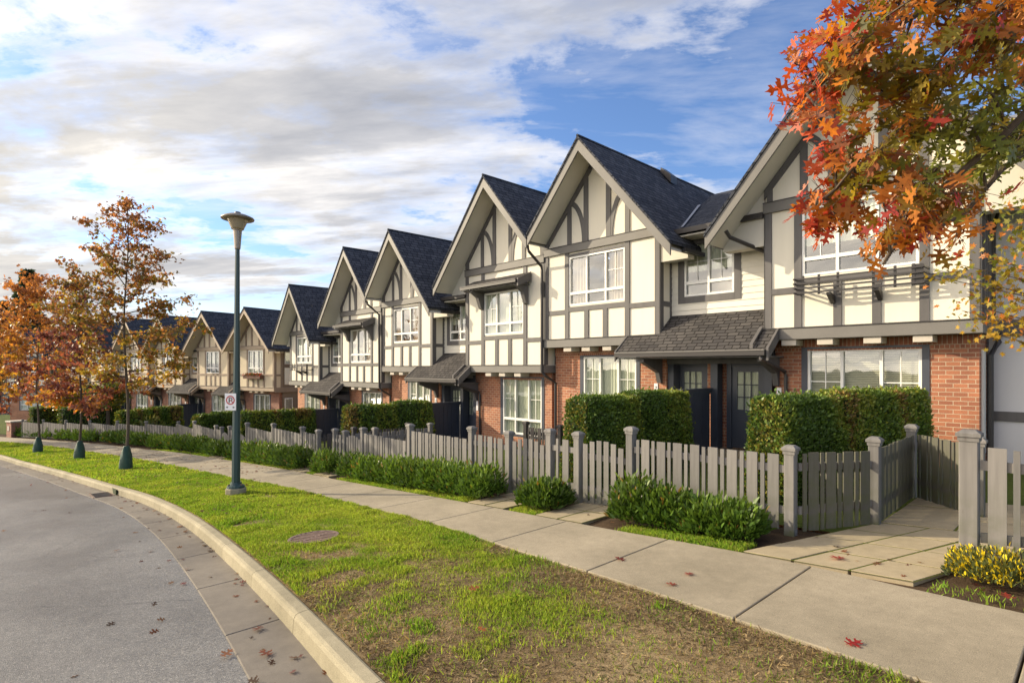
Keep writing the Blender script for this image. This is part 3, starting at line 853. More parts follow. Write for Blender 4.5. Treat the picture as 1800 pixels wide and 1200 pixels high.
        if screen and wide_:
            # dark board privacy screen between the porches
            m = MB(); xs = xa+1.10
            for i in range(7):
                y0 = -0.88+i*0.19; m.box(xs-0.02, xs+0.02+0.004*(i % 2), y0, y0+0.182, -0.35, 1.42)
            m.box(xs-0.03, xs+0.045, -0.92, 0.46, 1.34, 1.42)
            sc = m.build('privacy_screen', DARK, root)
            MB().box(xs-0.07, xs+0.08, -0.98, 0.5, 1.421, 1.47).build('screen_cap', DARK, sc)
            MB().box(xs-0.06, xs+0.05, -0.985, -0.89, -0.35, 1.40).build('screen_post', TIMBER, sc)
    else:
        door(root, -hw-1.13, -hw-0.36, 0.80, pal)
        MB().box(-hw+0.09, -hw+0.19, b0-0.02, b0-0.002, 1.18, 1.52).build('number_plate', SIGNW, root)
    # ---- features
    if feature == 'planter':
        m = MB(); x0, x1 = up[0]-0.0, up[1]+0.12; y0, y1 = -0.36, -0.04; zb = up[2]-0.40
        for k in range(4):
            z = zb+k*0.095
            m.box(x0, x1, y0, y0+0.03, z, z+0.032)
            m.box(x0-0.03, x0, y0-0.06, y1, z, z+0.032); m.box(x1, x1+0.03, y0-0.06, y1, z, z+0.032)
        for q in (0.06, 0.20, 0.36, 0.64, 0.80, 0.93):
            x = x0+(x1-x0)*q; m.box(x-0.022, x+0.022, y0+0.03, y0+0.05, zb-0.03, zb+0.37)
        m.box(x1-0.18, x1-0.002, y0+0.04, y0+0.07, zb-0.02, zb+0.36); m.box(x0+0.002, x0+0.10, y0+0.04, y0+0.07, zb-0.02, zb+0.33)
        pr = m.build('window_rail', GUTTER, root)
        for q in (0.28, 0.66):
            x = x0+(x1-x0)*q
            MB().pyz([(-0.035, zb-0.22), (-0.035, zb-0.06), (y0+0.05, zb-0.005), (y0+0.05, zb-0.05)][::-1], x-0.04, x+0.04).build('rail_bracket', GUTTER, pr)
    if feature == 'awning':
        a0, a1, zt, zb, ey = up[0]-0.55, up[1]+0.33, up[3]+0.42, up[3]+0.16, -0.58
        aw = MB().pyz([(ey, zb), (-0.036, zt), (-0.036, zt+0.06), (ey, zb+0.06)], a0, a1).build('awning', SHINGW, root)
        MB().box(a0+0.02, a1-0.02, ey-0.09, ey-0.004, zb-0.05, zb+0.04).build('gutter', GUTTER, aw)
        MB().box(a0+0.02, a1-0.02, ey-0.105, ey-0.08, zb+0.035, zb+0.055).build('gutter_lip', BARGE, aw)
        MB().box(a0+0.02, a1-0.02, ey+0.02, -0.04, zb-0.09, zb-0.06).build('awning_soffit', T, aw)
        for x in (a0+0.45, a1-0.16):
            MB().pyz([(-0.036, zb-0.70), (-0.036, zb-0.0), (ey+0.06, zb-0.0), (ey+0.06, zb-0.14), (-0.26, zb-0.30), (-0.13, zb-0.66)], x-0.07, x+0.07).build('bracket', T, aw)
        x = a1
        MB().pyz([(-0.036, zt-0.22), (-0.036, zt+0.07), (ey-0.04, zb+0.07), (ey-0.04, zb-0.17)], x+0.002, x+0.05).build('barge_end', T, aw)
    if feature == 'flower':
        bx = MB().box(up[0]-0.1, up[1]+0.1, -0.32, -0.04, up[2]-0.34, up[2]-0.12).build('window_box', plain('box_wood', (0.12, 0.06, 0.04), 0.8), root)
        n = 260; c = np.stack([rng.uniform(up[0]-0.1, up[1]+0.1, n), rng.uniform(-0.36, -0.08, n), rng.uniform(up[2]-0.16, up[2]+0.04, n)], 1)
        pc = np.where(rng.random((n, 1)) < 0.5, np.array([[0.35, 0.05, 0.04]]), np.array([[0.08, 0.12, 0.03]]))
        cloud('flowers', [(-.5, 0), (0, -.5), (.5, 0), (0, .5)], c, randdir(n), randdir(n), 0.09, pc, LEAF, bx)
    if spoutL:
        x = -hw-0.06
        MB().tube([(x-0.28, -0.72, rz(spanL)-0.18+0.05), (x-0.28, -0.70, rz(spanL)-0.34), (x-0.05, -0.12, beam-0.02), (x+0.02, -0.12, beam-0.20), (x+0.02, -0.12, 2.95), (x+0.02, -0.12, 2.45)], 0.042, 6).build('downpipe', GUTTER, root)
    return root


FL = {'R': -1.98, 'C': -1.98, 'D': -2.75, 'E': -2.77, 'F': -3.50, 'G': -3.58}
TY = 12.5
hR = townhouse('nearest brick townhouse behind the overhanging autumn leaves, slatted rail under its upper window',
    (-3.36, TY, FL['R']), hw=1.83, kind='R', up=(-1.07, 0.97, 3.88, 5.32), low=(-1.1, 0.93, 0.5, 2.36), feature='planter', cover='half', covlow='blind',
    corbels=(-1.33, -0.62, 0.22, 1.02), mainR=1.83)
hC = townhouse('cream half-timbered townhouse whose entry roof meets the nearest brick house, highest gable in clear view',
    (-9.87, TY, FL['C']), hw=2.02, kind='L', recw=2.66, spanL=1.98, up=(-1.05, 0.95, 3.78, 5.22), low=(-0.84, 1.03, 0.5, 2.28), cover='beige', soldier=True, mainL=-2.0)
hD = townhouse('half-timbered townhouse with the largest window awning, touching the highest clear gable',
    (-13.87, TY, FL['D']), hw=1.94, beam=6.20, apex=8.98, kind='R', spanR=2.0, spanL=2.83, up=(-0.93, 1.02, 3.85, 5.28), low=(-0.42, 1.44, 0.5, 2.38),
    feature='awning', corbels=(-0.7, 0.0, 0.75), eave=6.0, mainL=-2.0, mainR=2.0)
hE = townhouse('cream townhouse with no awning or rail, middle of the five cream gables in full view',
    (-19.78, TY, FL['E']), hw=1.88, kind='L', recw=2.13, spanL=1.98, apex=8.29, up=(-1.0, 0.92, 3.80, 5.20), low=(-0.4, 1.1, 0.5, 2.30), cover='beige', covlow='half', mainL=-2.0)
hF = townhouse('cream townhouse with the smaller, farther window awning, directly above the dark clipped hedge',
    (-23.72, TY, FL['F']), hw=1.94, beam=6.16, apex=8.93, kind='R', spanR=2.0, spanL=2.75, up=(-0.95, 1.0, 3.72, 5.25), low=(-0.5, 1.2, 0.5, 2.35),
    feature='awning', cover='beige', covlow='blind', corbels=(-0.7, 0.0, 0.75), eave=6.0, mainL=-2.0, mainR=2.0)
hG = townhouse('leftmost cream townhouse, lower gable and slatted rail, beside the brown end wall',
    (-30.05, TY, FL['G']), hw=1.95, kind='L', recw=2.45, spanL=2.5, spanR=2.6, apex=8.0, up=(-1.0, 1.0, 3.80, 5.20), low=(-0.8, 1.0, 0.5, 2.30), feature='planter', covlow='half', mainL=-2.0)

# downpipes where two bays meet
MB().tube([(1.90, -0.70, 6.42), (1.92, -0.68, 6.25), (1.94, -0.14, 5.85), (1.94, -0.12, 5.7), (1.94, -0.12, 2.62), (2.0, -0.05, 2.5), (2.10, 0.33, 2.25), (2.10, 0.33, -0.4)], 0.045, 8).build('downpipe', GUTTER, hD)
MB().tube([(1.90, -0.70, 6.35), (1.92, -0.68, 6.2), (1.94, -0.14, 5.8), (1.94, -0.12, 2.62), (2.0, -0.05, 2.5), (2.10, 0.33, 2.25), (2.10, 0.33, -0.4)], 0.045, 8).build('downpipe', GUTTER, hF)
MB().tube([(-2.45, -0.60, 5.0), (-2.4, -0.5, 4.86), (-1.90, 0.36, 4.55), (-1.88, 0.40, 4.4)], 0.045, 8).build('downpipe', GUTTER, hR)
# roof vents
for h_, x_, y_ in ((hC, 0.32, 3.0), (hD, 0.42, 2.2)):
    z_ = (8.38 if h_ is hC else 9.05)-1.17*x_
    MB().pxz([(x_-0.18, z_+0.18), (x_-0.16, z_+0.30), (x_+0.2, z_-0.02), (x_+0.2, z_-0.26)][::-1], y_, y_+0.35).build('roof_vent', GUTTER, h_)
MB().tube([(4.35, 6.2, 7.9), (4.35, 6.2, 8.75)], 0.05, 8).build('vent_pipe', GUTTER, hC)
MB().add([(2.55, 0.1, 5.48), (2.62, 0.1, 5.48), (1.15, 3.7, 7.06), (1.05, 3.7, 7.06)], [(0, 1, 2, 3)]).build('valley_flashing', FLASH, hC)

# right flank of the nearest house and the set-back neighbour beyond it
m = MB()
for i in range(4): m.box(1.83+0.003, 1.872, 0.16+0.23*i, 0.27+0.23*i, 2.83, 5.3)
m.build('side_battens', TIMBER, hR)
MB().box(1.80, 1.95, 0.40, 1.5, 2.575, 2.80).build('side_beam', BARGE, hR)
MB().box(1.772, 1.80, 0.62, 0.92, 0.4, 2.3).build('side_window', FRAMEW, hR)
MB().tube([(1.95, 1.15, 2.62), (1.96, 1.1, 2.45), (1.86, 0.95, 2.2), (1.86, 0.95, -0.4)], 0.05, 8).build('downpipe', GUTTER, hR)
nb = thing('townhouse', 'set-back pale grey house wall with dark bands, right of the nearest brick corner', 'house', (-1.55, 13.7, -1.98))
MB().box(0.0, 7.0, 0.0, 0.2, -1.6, 6.6).build('wall', PALE, nb)
m = MB(); m.box(0.0, 7.0, -0.03, -0.002, 0.98, 1.16); m.box(0.0, 7.0, -0.05, -0.002, 2.55, 2.85)
for q in (1.6, 3.2): m.box(q, q+0.14, -0.028, -0.002, 2.85, 6.2)
m.build('timber_bands', TIMBER, nb)
MB().pyz([(-0.8, 5.55), (6, 8.2), (6, 8.3), (-0.8, 5.65)], 0.02, 7.0).build('roof', SHING, nb)
MB().box(0.02, 7.0, -0.88, -0.81, 5.48, 5.62).build('gutter', GUTTER, nb)
MB().tube([(0.35, -0.8, 5.5), (0.35, -0.75, 5.35), (0.06, -0.06, 4.5), (0.06, -0.06, 2.9)], 0.045, 6).build('downpipe', GUTTER, nb)
window(nb, 4.2, 5.8, 3.8, 5.2, -0.06, (1, 1), 4.1, (0, 1), 'half', (0.14, 0.14, 0.14, 0.1), TIMBER)
MB().box(6.8, 7.0, 0.2, 9, -1.6, 6.0).build('side_wall', PALE, nb)

# second terrace, tan, turned 16 degrees with the bend of the street
A2 = R(16); d2 = Vector((-math.cos(A2), -math.sin(A2), 0)); n2 = Vector((-math.sin(A2), math.cos(A2), 0))*1.0
n2 = Vector((math.sin(A2)*-1, math.cos(A2), 0))
H0 = Vector((-38.5, 12.0, -4.15))+n2*0.85
tl = [('tan half-timbered house with red flowers in its window box, nearest of the far terrace', 0.0, 'R', 'flower', 2.44, 2.5),
      ('tan half-timbered house behind the lamp post, left of the one with the flower box', 4.9, 'L', None, 2.7, 2.44),
      ('tan half-timbered house partly behind the first street tree, right of a paired gable', 10.7, 'R', None, 2.46, 2.7),
      ('tan half-timbered house seen through the first street tree crown, left of a paired gable', 15.6, 'L', None, 2.7, 2.46),
      ('tan half-timbered house hidden behind the dark red street tree', 21.6, 'R', None, 2.46, 2.7),
      ('tan half-timbered house at the far left end of the terrace, hidden behind the trees', 26.5, 'L', None, 2.7, 2.46)]
ends = []
for i, (lb, dd, kd, ft, sl_, sr_) in enumerate(tl):
    p = H0+d2*dd
    h = townhouse(lb, p, A2, hw=1.95 if kd == 'R' else 1.9, beam=5.55, apex=8.05, pitch=1.08, spanL=sl_, spanR=sr_, kind='L' if i else 'R', recw=(0, 1.0, 1.92, 1.0, 2.1, 1.0)[i],
                  up=(-0.8, 0.8, 3.72, 5.25), low=(-0.7, 0.9, 0.5, 2.3), feature=ft, pal=PAL2, arcs=False, corbels=(-0.5, 0.1, 0.7), cover=('sheer', 'half', 'beige')[i % 3], covlow=('blind', 'sheer')[i % 2], mainL=-2.45, mainR=2.2 if i else 1.95, screen=True)
    ends.append(h)
h = ends[0]
m = MB(); siding_boards(m, 0, 5, -0.5, 5.3, 0, 0.17)
rotm = MB(); rotm.add([(1.95-y, x+0.6, z) for x, y, z in m.v], m.f); rotm.build('end_siding', BROWN, h)
MB().box(1.95, 1.99, 0.75, 1.25, 3.0, 4.1).build('end_panel', WHITE, h)
fe = MB(); fe.box(1.95, 2.0, 0.75, 1.25, 4.35, 5.15); fe.build('end_window', FRAMEW, h)
MB().box(2.0, 2.004, 0.80, 1.20, 4.4, 5.1).build('end_pane', GLASS, h)
MB().box(1.95, 2.06, 0.0, 5.6, 2.5, 2.82).build('end_band', TAUPE, h)
fe = MB(); fe.box(1.95, 2.0, 0.75, 1.35, 0.6, 2.1); fe.build('end_window', FRAMEW, h)
MB().box(2.0, 2.004, 0.80, 1.30, 0.65, 2.05).build('end_pane', GLASS, h)
MB().pxz([(0.3, 8.05-0.33), (3.0, 5.15), (3.0, 5.06), (0.3, 7.6)][::-1], 7.2, 9.0).build('rear_roof', SHING, h)

# third building far to the left across the bend
d3 = R(48)
far = [townhouse('grey-white timbered house at the far left edge behind the red tree', (-66.5, 6.5, -4.6), d3, kind='R', cover='half', feature=None),
       townhouse('white timbered house at the left margin behind the brick pillar', (-70.3, 2.4, -4.6), d3, kind='R', cover='half')]

# ------------------------------------------------------------------ paths and pavers
def paver_path(x0, x1, y0, y1, nx, ny, shear=0.0, name='garden_path'):
    bs = MB(); m = MB()
    X = lambda u, y: u+shear*(y-y0)
    for i in range(nx):
        for j in range(ny):
            a, b = x0+(x1-x0)*i/nx, x0+(x1-x0)*(i+1)/nx; c, d = y0+(y1-y0)*j/ny, y0+(y1-y0)*(j+1)/ny; q = 0.013
            k = rng.uniform(-0.004, 0.004)
            P = [(X(a+q, c+q), c+q), (X(b-q, c+q), c+q), (X(b-q, d-q), d-q), (X(a+q, d-q), d-q)]
            m.add([(x, y, g(x)+0.022+k) for x, y in P]+[(x, y, g(x)-0.05) for x, y in P],
                  [(0, 1, 2, 3), (0, 4, 5, 1), (1, 5, 6, 2), (2, 6, 7, 3), (3, 7, 4, 0)])
    P = [(X(x0, y0), y0), (X(x1, y0), y0), (X(x1, y1), y1), (X(x0, y1), y1)]
    bs.add([(x, y, g(x)+0.017) for x, y in P], [(0, 1, 2, 3)])
    struct(bs.build('path_moss', MOSS)); struct(m.build(name, PAVER, bevel=0.003))


paver_path(-2.55, -1.10, 5.56, 7.62, 3, 4, 0.34)
paver_path(-1.84, -0.45, 7.62, 9.5, 2, 3, 0.0)
paver_path(-5.52, -4.66, 5.58, 8.6, 2, 5)
paver_path(-7.10, -6.22, 5.62, 8.6, 2, 5)
paver_path(-13.30, -12.44, 5.74, 8.6, 2, 5)
paver_path(-14.85, -13.95, 5.78, 8.6, 2, 5)
paver_path(-22.2, -20.9, 5.70, 8.6, 2, 5)

# ------------------------------------------------------------------ fences
def base_mesh(name, mb, mat):
    me = bpy.data.meshes.new(name); me.from_pydata(mb.v, [], mb.f); me.update(); box_uv(me); me.materials.append(mat); return me


def picket_mb(w, h=1.0, t=0.018):
    return MB().box(-w/2, w/2, -t/2, t/2, 0, h)


ME_WIDE = base_mesh('picket', picket_mb(0.125), FENCE); ME_NARROW = base_mesh('picket', picket_mb(0.045), FENCE)
ME_WIDE_D = base_mesh('picket', picket_mb(0.125), FENCED); ME_NARROW_D = base_mesh('picket', picket_mb(0.045), FENCED)
ME_WIDE_M = base_mesh('picket', picket_mb(0.125), FENCE_MOSS_SHADE); ME_NARROW_M = base_mesh('picket', picket_mb(0.045), FENCE_MOSS_SHADE)
ME_GATE = base_mesh('picket', picket_mb(0.088), FENCE)


def kid(name, me, parent, loc, rot=0, sz=None, bevel=0.0):
    o = bpy.data.objects.new(name, me); COL.objects.link(o); o.parent = parent; o.location = loc; o.rotation_euler = (0, 0, rot)
    if sz: o.scale = (1, 1, sz)
    if bevel:
        b = o.modifiers.new('bevel', 'BEVEL'); b.width = bevel; b.segments = 1
    return o


def post(root, loc, h, rot=0, w=0.11, dark=False):
    mt = FENCED if dark else FENCE
    p = kid('post', base_mesh('post', MB().box(-w/2, w/2, -w/2, w/2, -0.12, h-0.06), mt), root, loc, rot, bevel=0.006)
    c = MB(); a = w/2+0.022; b = w/2+0.009
    c.box(-b, b, -b, b, h-0.10, h-0.061)
    c.add([(-a, -a, h-0.06), (a, -a, h-0.06), (a, a, h-0.06), (-a, a, h-0.06), (-a, -a, h-0.03), (a, -a, h-0.03), (a, a, h-0.03), (-a, a, h-0.03),
           (-a*.55, -a*.55, h), (a*.55, -a*.55, h), (a*.55, a*.55, h), (-a*.55, a*.55, h)],
          [(3, 2, 1, 0), (0, 1, 5, 4), (1, 2, 6, 5), (2, 3, 7, 6), (3, 0, 4, 7), (4, 5, 9, 8), (5, 6, 10, 9), (6, 7, 11, 10), (7, 4, 8, 11), (8, 9, 10, 11)])
    c.build('post_cap', mt, p)
    return p


def panel(root, p0, p1, top, dark=False, gate=False, w=0.125, gapfoot=0.05, mossy_shaded=False):
    gp = 0.022 if mossy_shaded else 0.044; gapfoot = 0.03 if mossy_shaded else gapfoot  # mossy boards also wear the darker paint with shade in its colour
    """pickets and two rails between two posts; p0,p1 world xy; top = world height of the level picket tops"""
    rx, ry, rz = root.location
    d = Vector((p1[0]-p0[0], p1[1]-p0[1])); L = d.length; d.normalize(); rot = math.atan2(d.y, d.x)
    nx, ny = d.y, -d.x                                       # street side
    g0, g1 = g(p0[0]), g(p1[0])
    t0 = w/2+0.012
    mt = FENCED if dark else FENCE
    if gate:
        n = max(4, int(round((L-2*t0-0.01)/0.125))); st = (L-2*t0)/n
        for i in range(n):
            s = t0+st*(i+0.5); u = (s-L/2)/(L/2)
            x, y = p0[0]+d.x*s, p0[1]+d.y*s; b = g(x)+0.05
            tp = top-0.15*u*u-0.02
            kid('picket', ME_GATE, root, (x-rx+nx*0.02, y-ry+ny*0.02, b-rz), rot, tp-b)
    else:
        avail = L-2*t0-0.02; n = 1
        wds = lambda k: sum(0.125 if (k-1-q) % 2 == 0 else 0.045 for q in range(k))
        while wds(n+1)+gp*0.85*(n+2) <= avail: n += 1
        gq = (avail-wds(n))/(n+1); s = t0+0.01+gq
        for i in range(n):
            wide = (n-1-i) % 2 == 0; ww = 0.125 if wide else 0.045
            c = s+ww/2; x, y = p0[0]+d.x*c, p0[1]+d.y*c; b = g(x)+gapfoot
            j = rng.normal(0, 0.004)
            kid('picket', (ME_WIDE_D if wide else ME_NARROW_D) if dark else (ME_WIDE_M if wide else ME_NARROW_M) if mossy_shaded else (ME_WIDE if wide else ME_NARROW), root, (x-rx+nx*0.035, y-ry+ny*0.035, b-rz), rot+rng.normal(0, 0.02), top+j-b-(0.0 if wide else 0.006))
            s += ww+gq
    for k in (0, 1):
        m = MB(); za, zb = ((g0+0.22, g1+0.22) if k == 0 else (top-0.20, top-0.20))
        q0, q1 = Vector((p0[0]-rx, p0[1]-ry)), Vector((p1[0]-rx, p1[1]-ry)); n = Vector((nx, ny))
        if gate: zb -= 0.12; za -= 0.12 if k else 0
        vs = []
        for q, z in ((q0+d*t0, za), (q1-d*t0, zb)):
            for oy, oz in ((-0.022, 0), (0.0145, 0), (0.0145, 0.085), (-0.022, 0.085)):
                r = q+n*(oy+(0.011 if not gate else -0.005)); vs.append((r.x, r.y, z-rz+oz))
        m.add(vs, [(0, 1, 2, 3), (7, 6, 5, 4), (0, 4, 5, 1), (1, 5, 6, 2), (2, 6, 7, 3), (3, 7, 4, 0)])
        m.build('rail', mt, root)


def fence(label, pts, tops=None, posts=None, ph=None, dark=False, name='picket_fence', cat='fence', group=None, w=0.11, off=0.88, mossy_shaded=False):
    r = thing(name, label, cat, (pts[0][0], pts[0][1], g(pts[0][0])), 0, group)
    tops = tops or [None]*(len(pts)-1)
    tt = []
    for i in range(len(pts)-1):
        t = tops[i] if tops[i] is not None else g(max(pts[i][0], pts[i+1][0]))+off
        tt.append(t); panel(r, pts[i], pts[i+1], t, dark, w=w, mossy_shaded=mossy_shaded)
    for i, p in enumerate(pts):
        if posts is not None and i not in posts: continue
        nb_ = [tt[k] for k in (i-1, i) if 0 <= k < len(tt)]
        h = (max(nb_)+0.14 if ph is None or i not in ph else ph[i])-g(p[0])
        q = pts[min(i+1, len(pts)-1)]; o = pts[max(i-1, 0)]
        rot = math.atan2(q[1]-o[1], q[0]-o[0])
        post(r, (p[0]-r.location.x, p[1]-r.location.y, g(p[0])-r.location.z), h, rot if len(pts) < 3 or abs(rot) > 2.9 or abs(rot) < 0.25 else 0.0, w, dark)
    return r


def gate(label, p0, p1, top):
    r = thing('garden_gate', label, 'gate', (p0[0], p0[1], g(p0[0])), 0, 'arched picket gates in the street fence')
    panel(r, p0, p1, top, gate=True)
    return r


FY = 6.6
GF = 'grey picket fences along the street'
fence('tall grey fence at the right edge, behind the yellow-leaved shrub', [(-0.86, 6.42), (1.3, 6.42), (3.6, 6.42)], [-0.71, -0.66], ph={0: -0.56}, group=GF, w=0.135)
fence('grey fence turning inward along the paved entrance path, with moss at its foot', [(-2.44, 6.60), (-1.87, 7.53), (-1.92, 9.55)], [-0.97, -0.95], posts=[1, 2], group=GF, mossy_shaded=True)
fence('level grey fence with wide pickets behind the nearest laurel bushes', [(-4.61, FY), (-2.46, FY)], [-1.0], ph={0: -0.84, 1: -0.88}, group=GF)
gate('arched grey gate right beside the tall post of the nearest level fence', (-5.56, FY), (-4.63, FY), -1.07)
fence('very short grey fence between the two nearest arched gates', [(-6.17, FY), (-5.58, FY)], [-1.13], group=GF)
gate('arched grey gate behind the single round laurel bush', (-7.13, FY), (-6.19, FY), -1.18)
fence('stepped grey fence behind the longest laurel row, below the highest clear gable', [(-12.38, FY), (-10.30, FY), (-8.18, FY), (-7.15, FY)], [-1.60, -1.36, -1.25], group=GF)
gate('arched grey gate at the far end of the longest laurel row', (-13.30, FY), (-12.40, FY), -1.68)
fence('very short grey fence with a post at either end, near the dark entrance screen', [(-13.9, FY), (-13.32, FY)], [-1.75], group=GF)
fence('narrow fence running back from the street at the small square laurel', [(-13.92, 6.62), (-13.6, 7.6), (-13.6, 9.4)], posts=[1, 2], group=GF)
fence('grey stepped fence between the lamp post and the small square laurel', [(-20.79, FY), (-18.28, FY), (-16.0, FY), (-14.92, FY)], group=GF)
fence('fence running back from the street just left of the small square laurel', [(-14.94, 6.62), (-14.8, 7.6), (-14.8, 9.4)], posts=[1, 2], dark=True, group=GF)
gate('arched grey gate just right of the lamp post', (-22.2, FY), (-20.81, FY), -2.40)
fence('very short grey fence hidden behind the lamp post', [(-22.78, FY), (-22.22, FY)], group=GF)
gate('arched grey gate just left of the lamp post', (-23.77, FY), (-22.80, FY), -2.50)
fence('grey stepped fence left of the lamp post, behind the long low laurels', [(-30.73, FY), (-27.83, FY), (-24.55, FY), (-23.79, FY)], group=GF)
dp = lambda t: (-30.75-0.961*t, 6.6-0.276*t)
fence('far grey fence just right of the first street tree trunk', [dp(6.0), dp(3.0), dp(0.05)], off=0.92, group=GF)
fence('far grey fence between the first two street tree trunks', [dp(12.2), dp(9.2), dp(6.05)], off=0.92, group=GF)
fence('farthest grey fence at the left end, beyond the second street tree', [dp(18.6), dp(15.4), dp(12.25)], off=0.92, group=GF)
fence('low dark fence crossing a front garden below a white window', [(-10.4, 10.2), (-9.2, 10.2)], [-1.55], dark=True, group='dark fences in the gardens')
rg = thing('garden_gate', 'grey side gate standing in shade at the end of the paved entrance path', 'gate', (-1.86, 9.50, g(-1.86)), 0, None)
panel(rg, (-1.86, 9.50), (-1.12, 8.62), -0.93, mossy_shaded=True)
post(rg, (0.80, -0.95, g(-1.06)-g(-1.86)), 0.95)

# ------------------------------------------------------------------ clipped conifer hedges
PATCH = np.array([[0.080, 0.140, 0.024], [0.135, 0.205, 0.030], [0.215, 0.245, 0.036], [0.200, 0.135, 0.040]])


def hedge(label, a, b, w, ztop, n, zb=None, leaf=0.044, tint=0, group=None):
    """clipped block from a to b (right-hand face line), width w to the left, flat top"""
    a = Vector((a[0], a[1])); b = Vector((b[0], b[1])); d = (b-a); L = d.length; d.normalize()
    nl = Vector((-d.y, d.x))
    gz0 = g((a.x+b.x)/2) if zb is None else zb
    H = ztop-gz0
    r = thing('hedge', label, 'hedge', (a.x, a.y, gz0), math.atan2(d.y, d.x), group)
    # local: x along, y 0..w to the left, z
    # one even skin of foliage over every face, slightly battered sides
    areas = np.array([L*H, L*H, w*H, w*H, L*w*1.3]); pr = areas/areas.sum()
    f = rng.choice(5, n, p=pr); u, v = rng.random(n), rng.random(n)
    C = np.zeros((n, 3)); N = np.zeros((n, 3))
    tap = lambda z: 0.10*(1-z/H)
    for k in range(5):
        s = f == k; q = s.sum(); uu, vv = u[s], v[s]
        tp = 0.02+tap(vv*H)
        if k == 0: C[s] = np.stack([-tp+uu*(L+2*tp), -tp, vv*H], 1); N[s] = (0, -1, .25)
        if k == 1: C[s] = np.stack([-tp+uu*(L+2*tp), w+tp, vv*H], 1); N[s] = (0, 1, .25)
        if k == 2: C[s] = np.stack([-tp, -tp+uu*(w+2*tp), vv*H], 1); N[s] = (-1, 0, .25)
        if k == 3: C[s] = np.stack([L+tp, -tp+uu*(w+2*tp), vv*H], 1); N[s] = (1, 0, .25)
        if k == 4: C[s] = np.stack([uu*L, vv*w, np.full(q, H)], 1); N[s] = (0, 0, 1)
    bumpy = 0.05*(vnoise(np.stack([C[:, 0]+C[:, 1]*1.3, C[:, 2]], 1), 3.2, 3)-0.5)+rng.normal(0, 0.018, n)
    bumpy = bumpy+np.where(rng.random(n) < 0.035, rng.uniform(0.02, 0.085, n), 0)      # stray shoots
    C += N*bumpy[:, None]
    D = N*0.55+np.array([0, 0, 0.6])+randdir(n)*0.75
    pv = vnoise(np.stack([C[:, 0]*1.0+C[:, 1], C[:, 2]*0.35], 1), 2.0, 5+tint)
    pv2 = vnoise(np.stack([C[:, 0]+C[:, 1]*1.7, C[:, 2]], 1), 9, 8)
    ci = np.clip((pv*3.6+pv2*0.9-0.75+rng.normal(0, 0.35, n)), 0, 2.999).astype(int)
    ci = np.where((pv > 0.78) & (rng.random(n) < 0.75), 3, ci)
    col = PATCH[ci]*rng.uniform(0.65, 1.5, (n, 1))
    sun_gold = (f == 2) & (rng.random(n) < 0.35)            # street end: sunlit gold put into the leaf colour, besides bronzed tips
    col[sun_gold] = np.array([0.235, 0.215, 0.040])*rng.uniform(0.75, 1.25, (sun_gold.sum(), 1))
    Nn = N+randdir(n)*0.8
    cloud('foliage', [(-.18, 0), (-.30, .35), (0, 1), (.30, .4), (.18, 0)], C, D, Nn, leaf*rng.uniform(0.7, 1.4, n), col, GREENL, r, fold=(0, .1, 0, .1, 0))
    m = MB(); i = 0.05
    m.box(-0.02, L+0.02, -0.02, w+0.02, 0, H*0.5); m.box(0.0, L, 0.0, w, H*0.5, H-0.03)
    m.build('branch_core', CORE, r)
    return r


GH = 'clipped conifer hedges between the front doors'
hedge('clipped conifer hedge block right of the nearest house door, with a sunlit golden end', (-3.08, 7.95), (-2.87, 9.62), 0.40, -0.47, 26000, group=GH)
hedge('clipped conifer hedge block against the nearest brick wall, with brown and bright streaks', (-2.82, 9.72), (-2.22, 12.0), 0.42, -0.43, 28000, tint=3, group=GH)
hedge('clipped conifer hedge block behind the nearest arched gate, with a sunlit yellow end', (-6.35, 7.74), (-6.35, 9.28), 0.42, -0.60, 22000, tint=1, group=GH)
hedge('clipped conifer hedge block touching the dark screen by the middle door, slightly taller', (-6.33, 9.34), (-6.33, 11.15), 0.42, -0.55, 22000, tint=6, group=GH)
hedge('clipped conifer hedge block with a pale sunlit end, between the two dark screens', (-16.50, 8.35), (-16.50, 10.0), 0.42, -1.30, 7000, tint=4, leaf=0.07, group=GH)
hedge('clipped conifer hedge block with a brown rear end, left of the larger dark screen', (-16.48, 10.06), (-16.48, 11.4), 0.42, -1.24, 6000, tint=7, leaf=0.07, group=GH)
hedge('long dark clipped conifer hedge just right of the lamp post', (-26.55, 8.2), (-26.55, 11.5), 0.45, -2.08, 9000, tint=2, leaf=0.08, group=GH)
hb = lambda p, t: (p[0]-0.276*t, p[1]+0.961*t)
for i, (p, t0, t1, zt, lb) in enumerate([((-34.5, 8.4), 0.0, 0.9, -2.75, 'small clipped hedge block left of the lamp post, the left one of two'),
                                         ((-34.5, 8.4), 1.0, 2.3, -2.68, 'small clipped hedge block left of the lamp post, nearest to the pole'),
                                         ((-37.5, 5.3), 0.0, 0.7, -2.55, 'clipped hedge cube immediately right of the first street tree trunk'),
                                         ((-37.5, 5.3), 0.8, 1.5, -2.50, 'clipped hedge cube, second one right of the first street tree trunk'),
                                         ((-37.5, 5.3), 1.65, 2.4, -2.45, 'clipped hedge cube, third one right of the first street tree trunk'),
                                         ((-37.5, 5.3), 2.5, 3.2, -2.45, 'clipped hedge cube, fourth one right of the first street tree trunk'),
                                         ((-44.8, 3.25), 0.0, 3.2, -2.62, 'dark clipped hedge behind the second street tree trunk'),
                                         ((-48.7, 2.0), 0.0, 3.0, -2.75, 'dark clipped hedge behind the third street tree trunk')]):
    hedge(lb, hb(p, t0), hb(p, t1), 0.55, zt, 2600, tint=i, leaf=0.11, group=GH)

# ------------------------------------------------------------------ laurel bushes in front of the fence
LSH = [(-.07, 0), (-.17, .35), (-.13, .72), (0, 1), (.13, .72), (.17, .35), (.07, 0)]


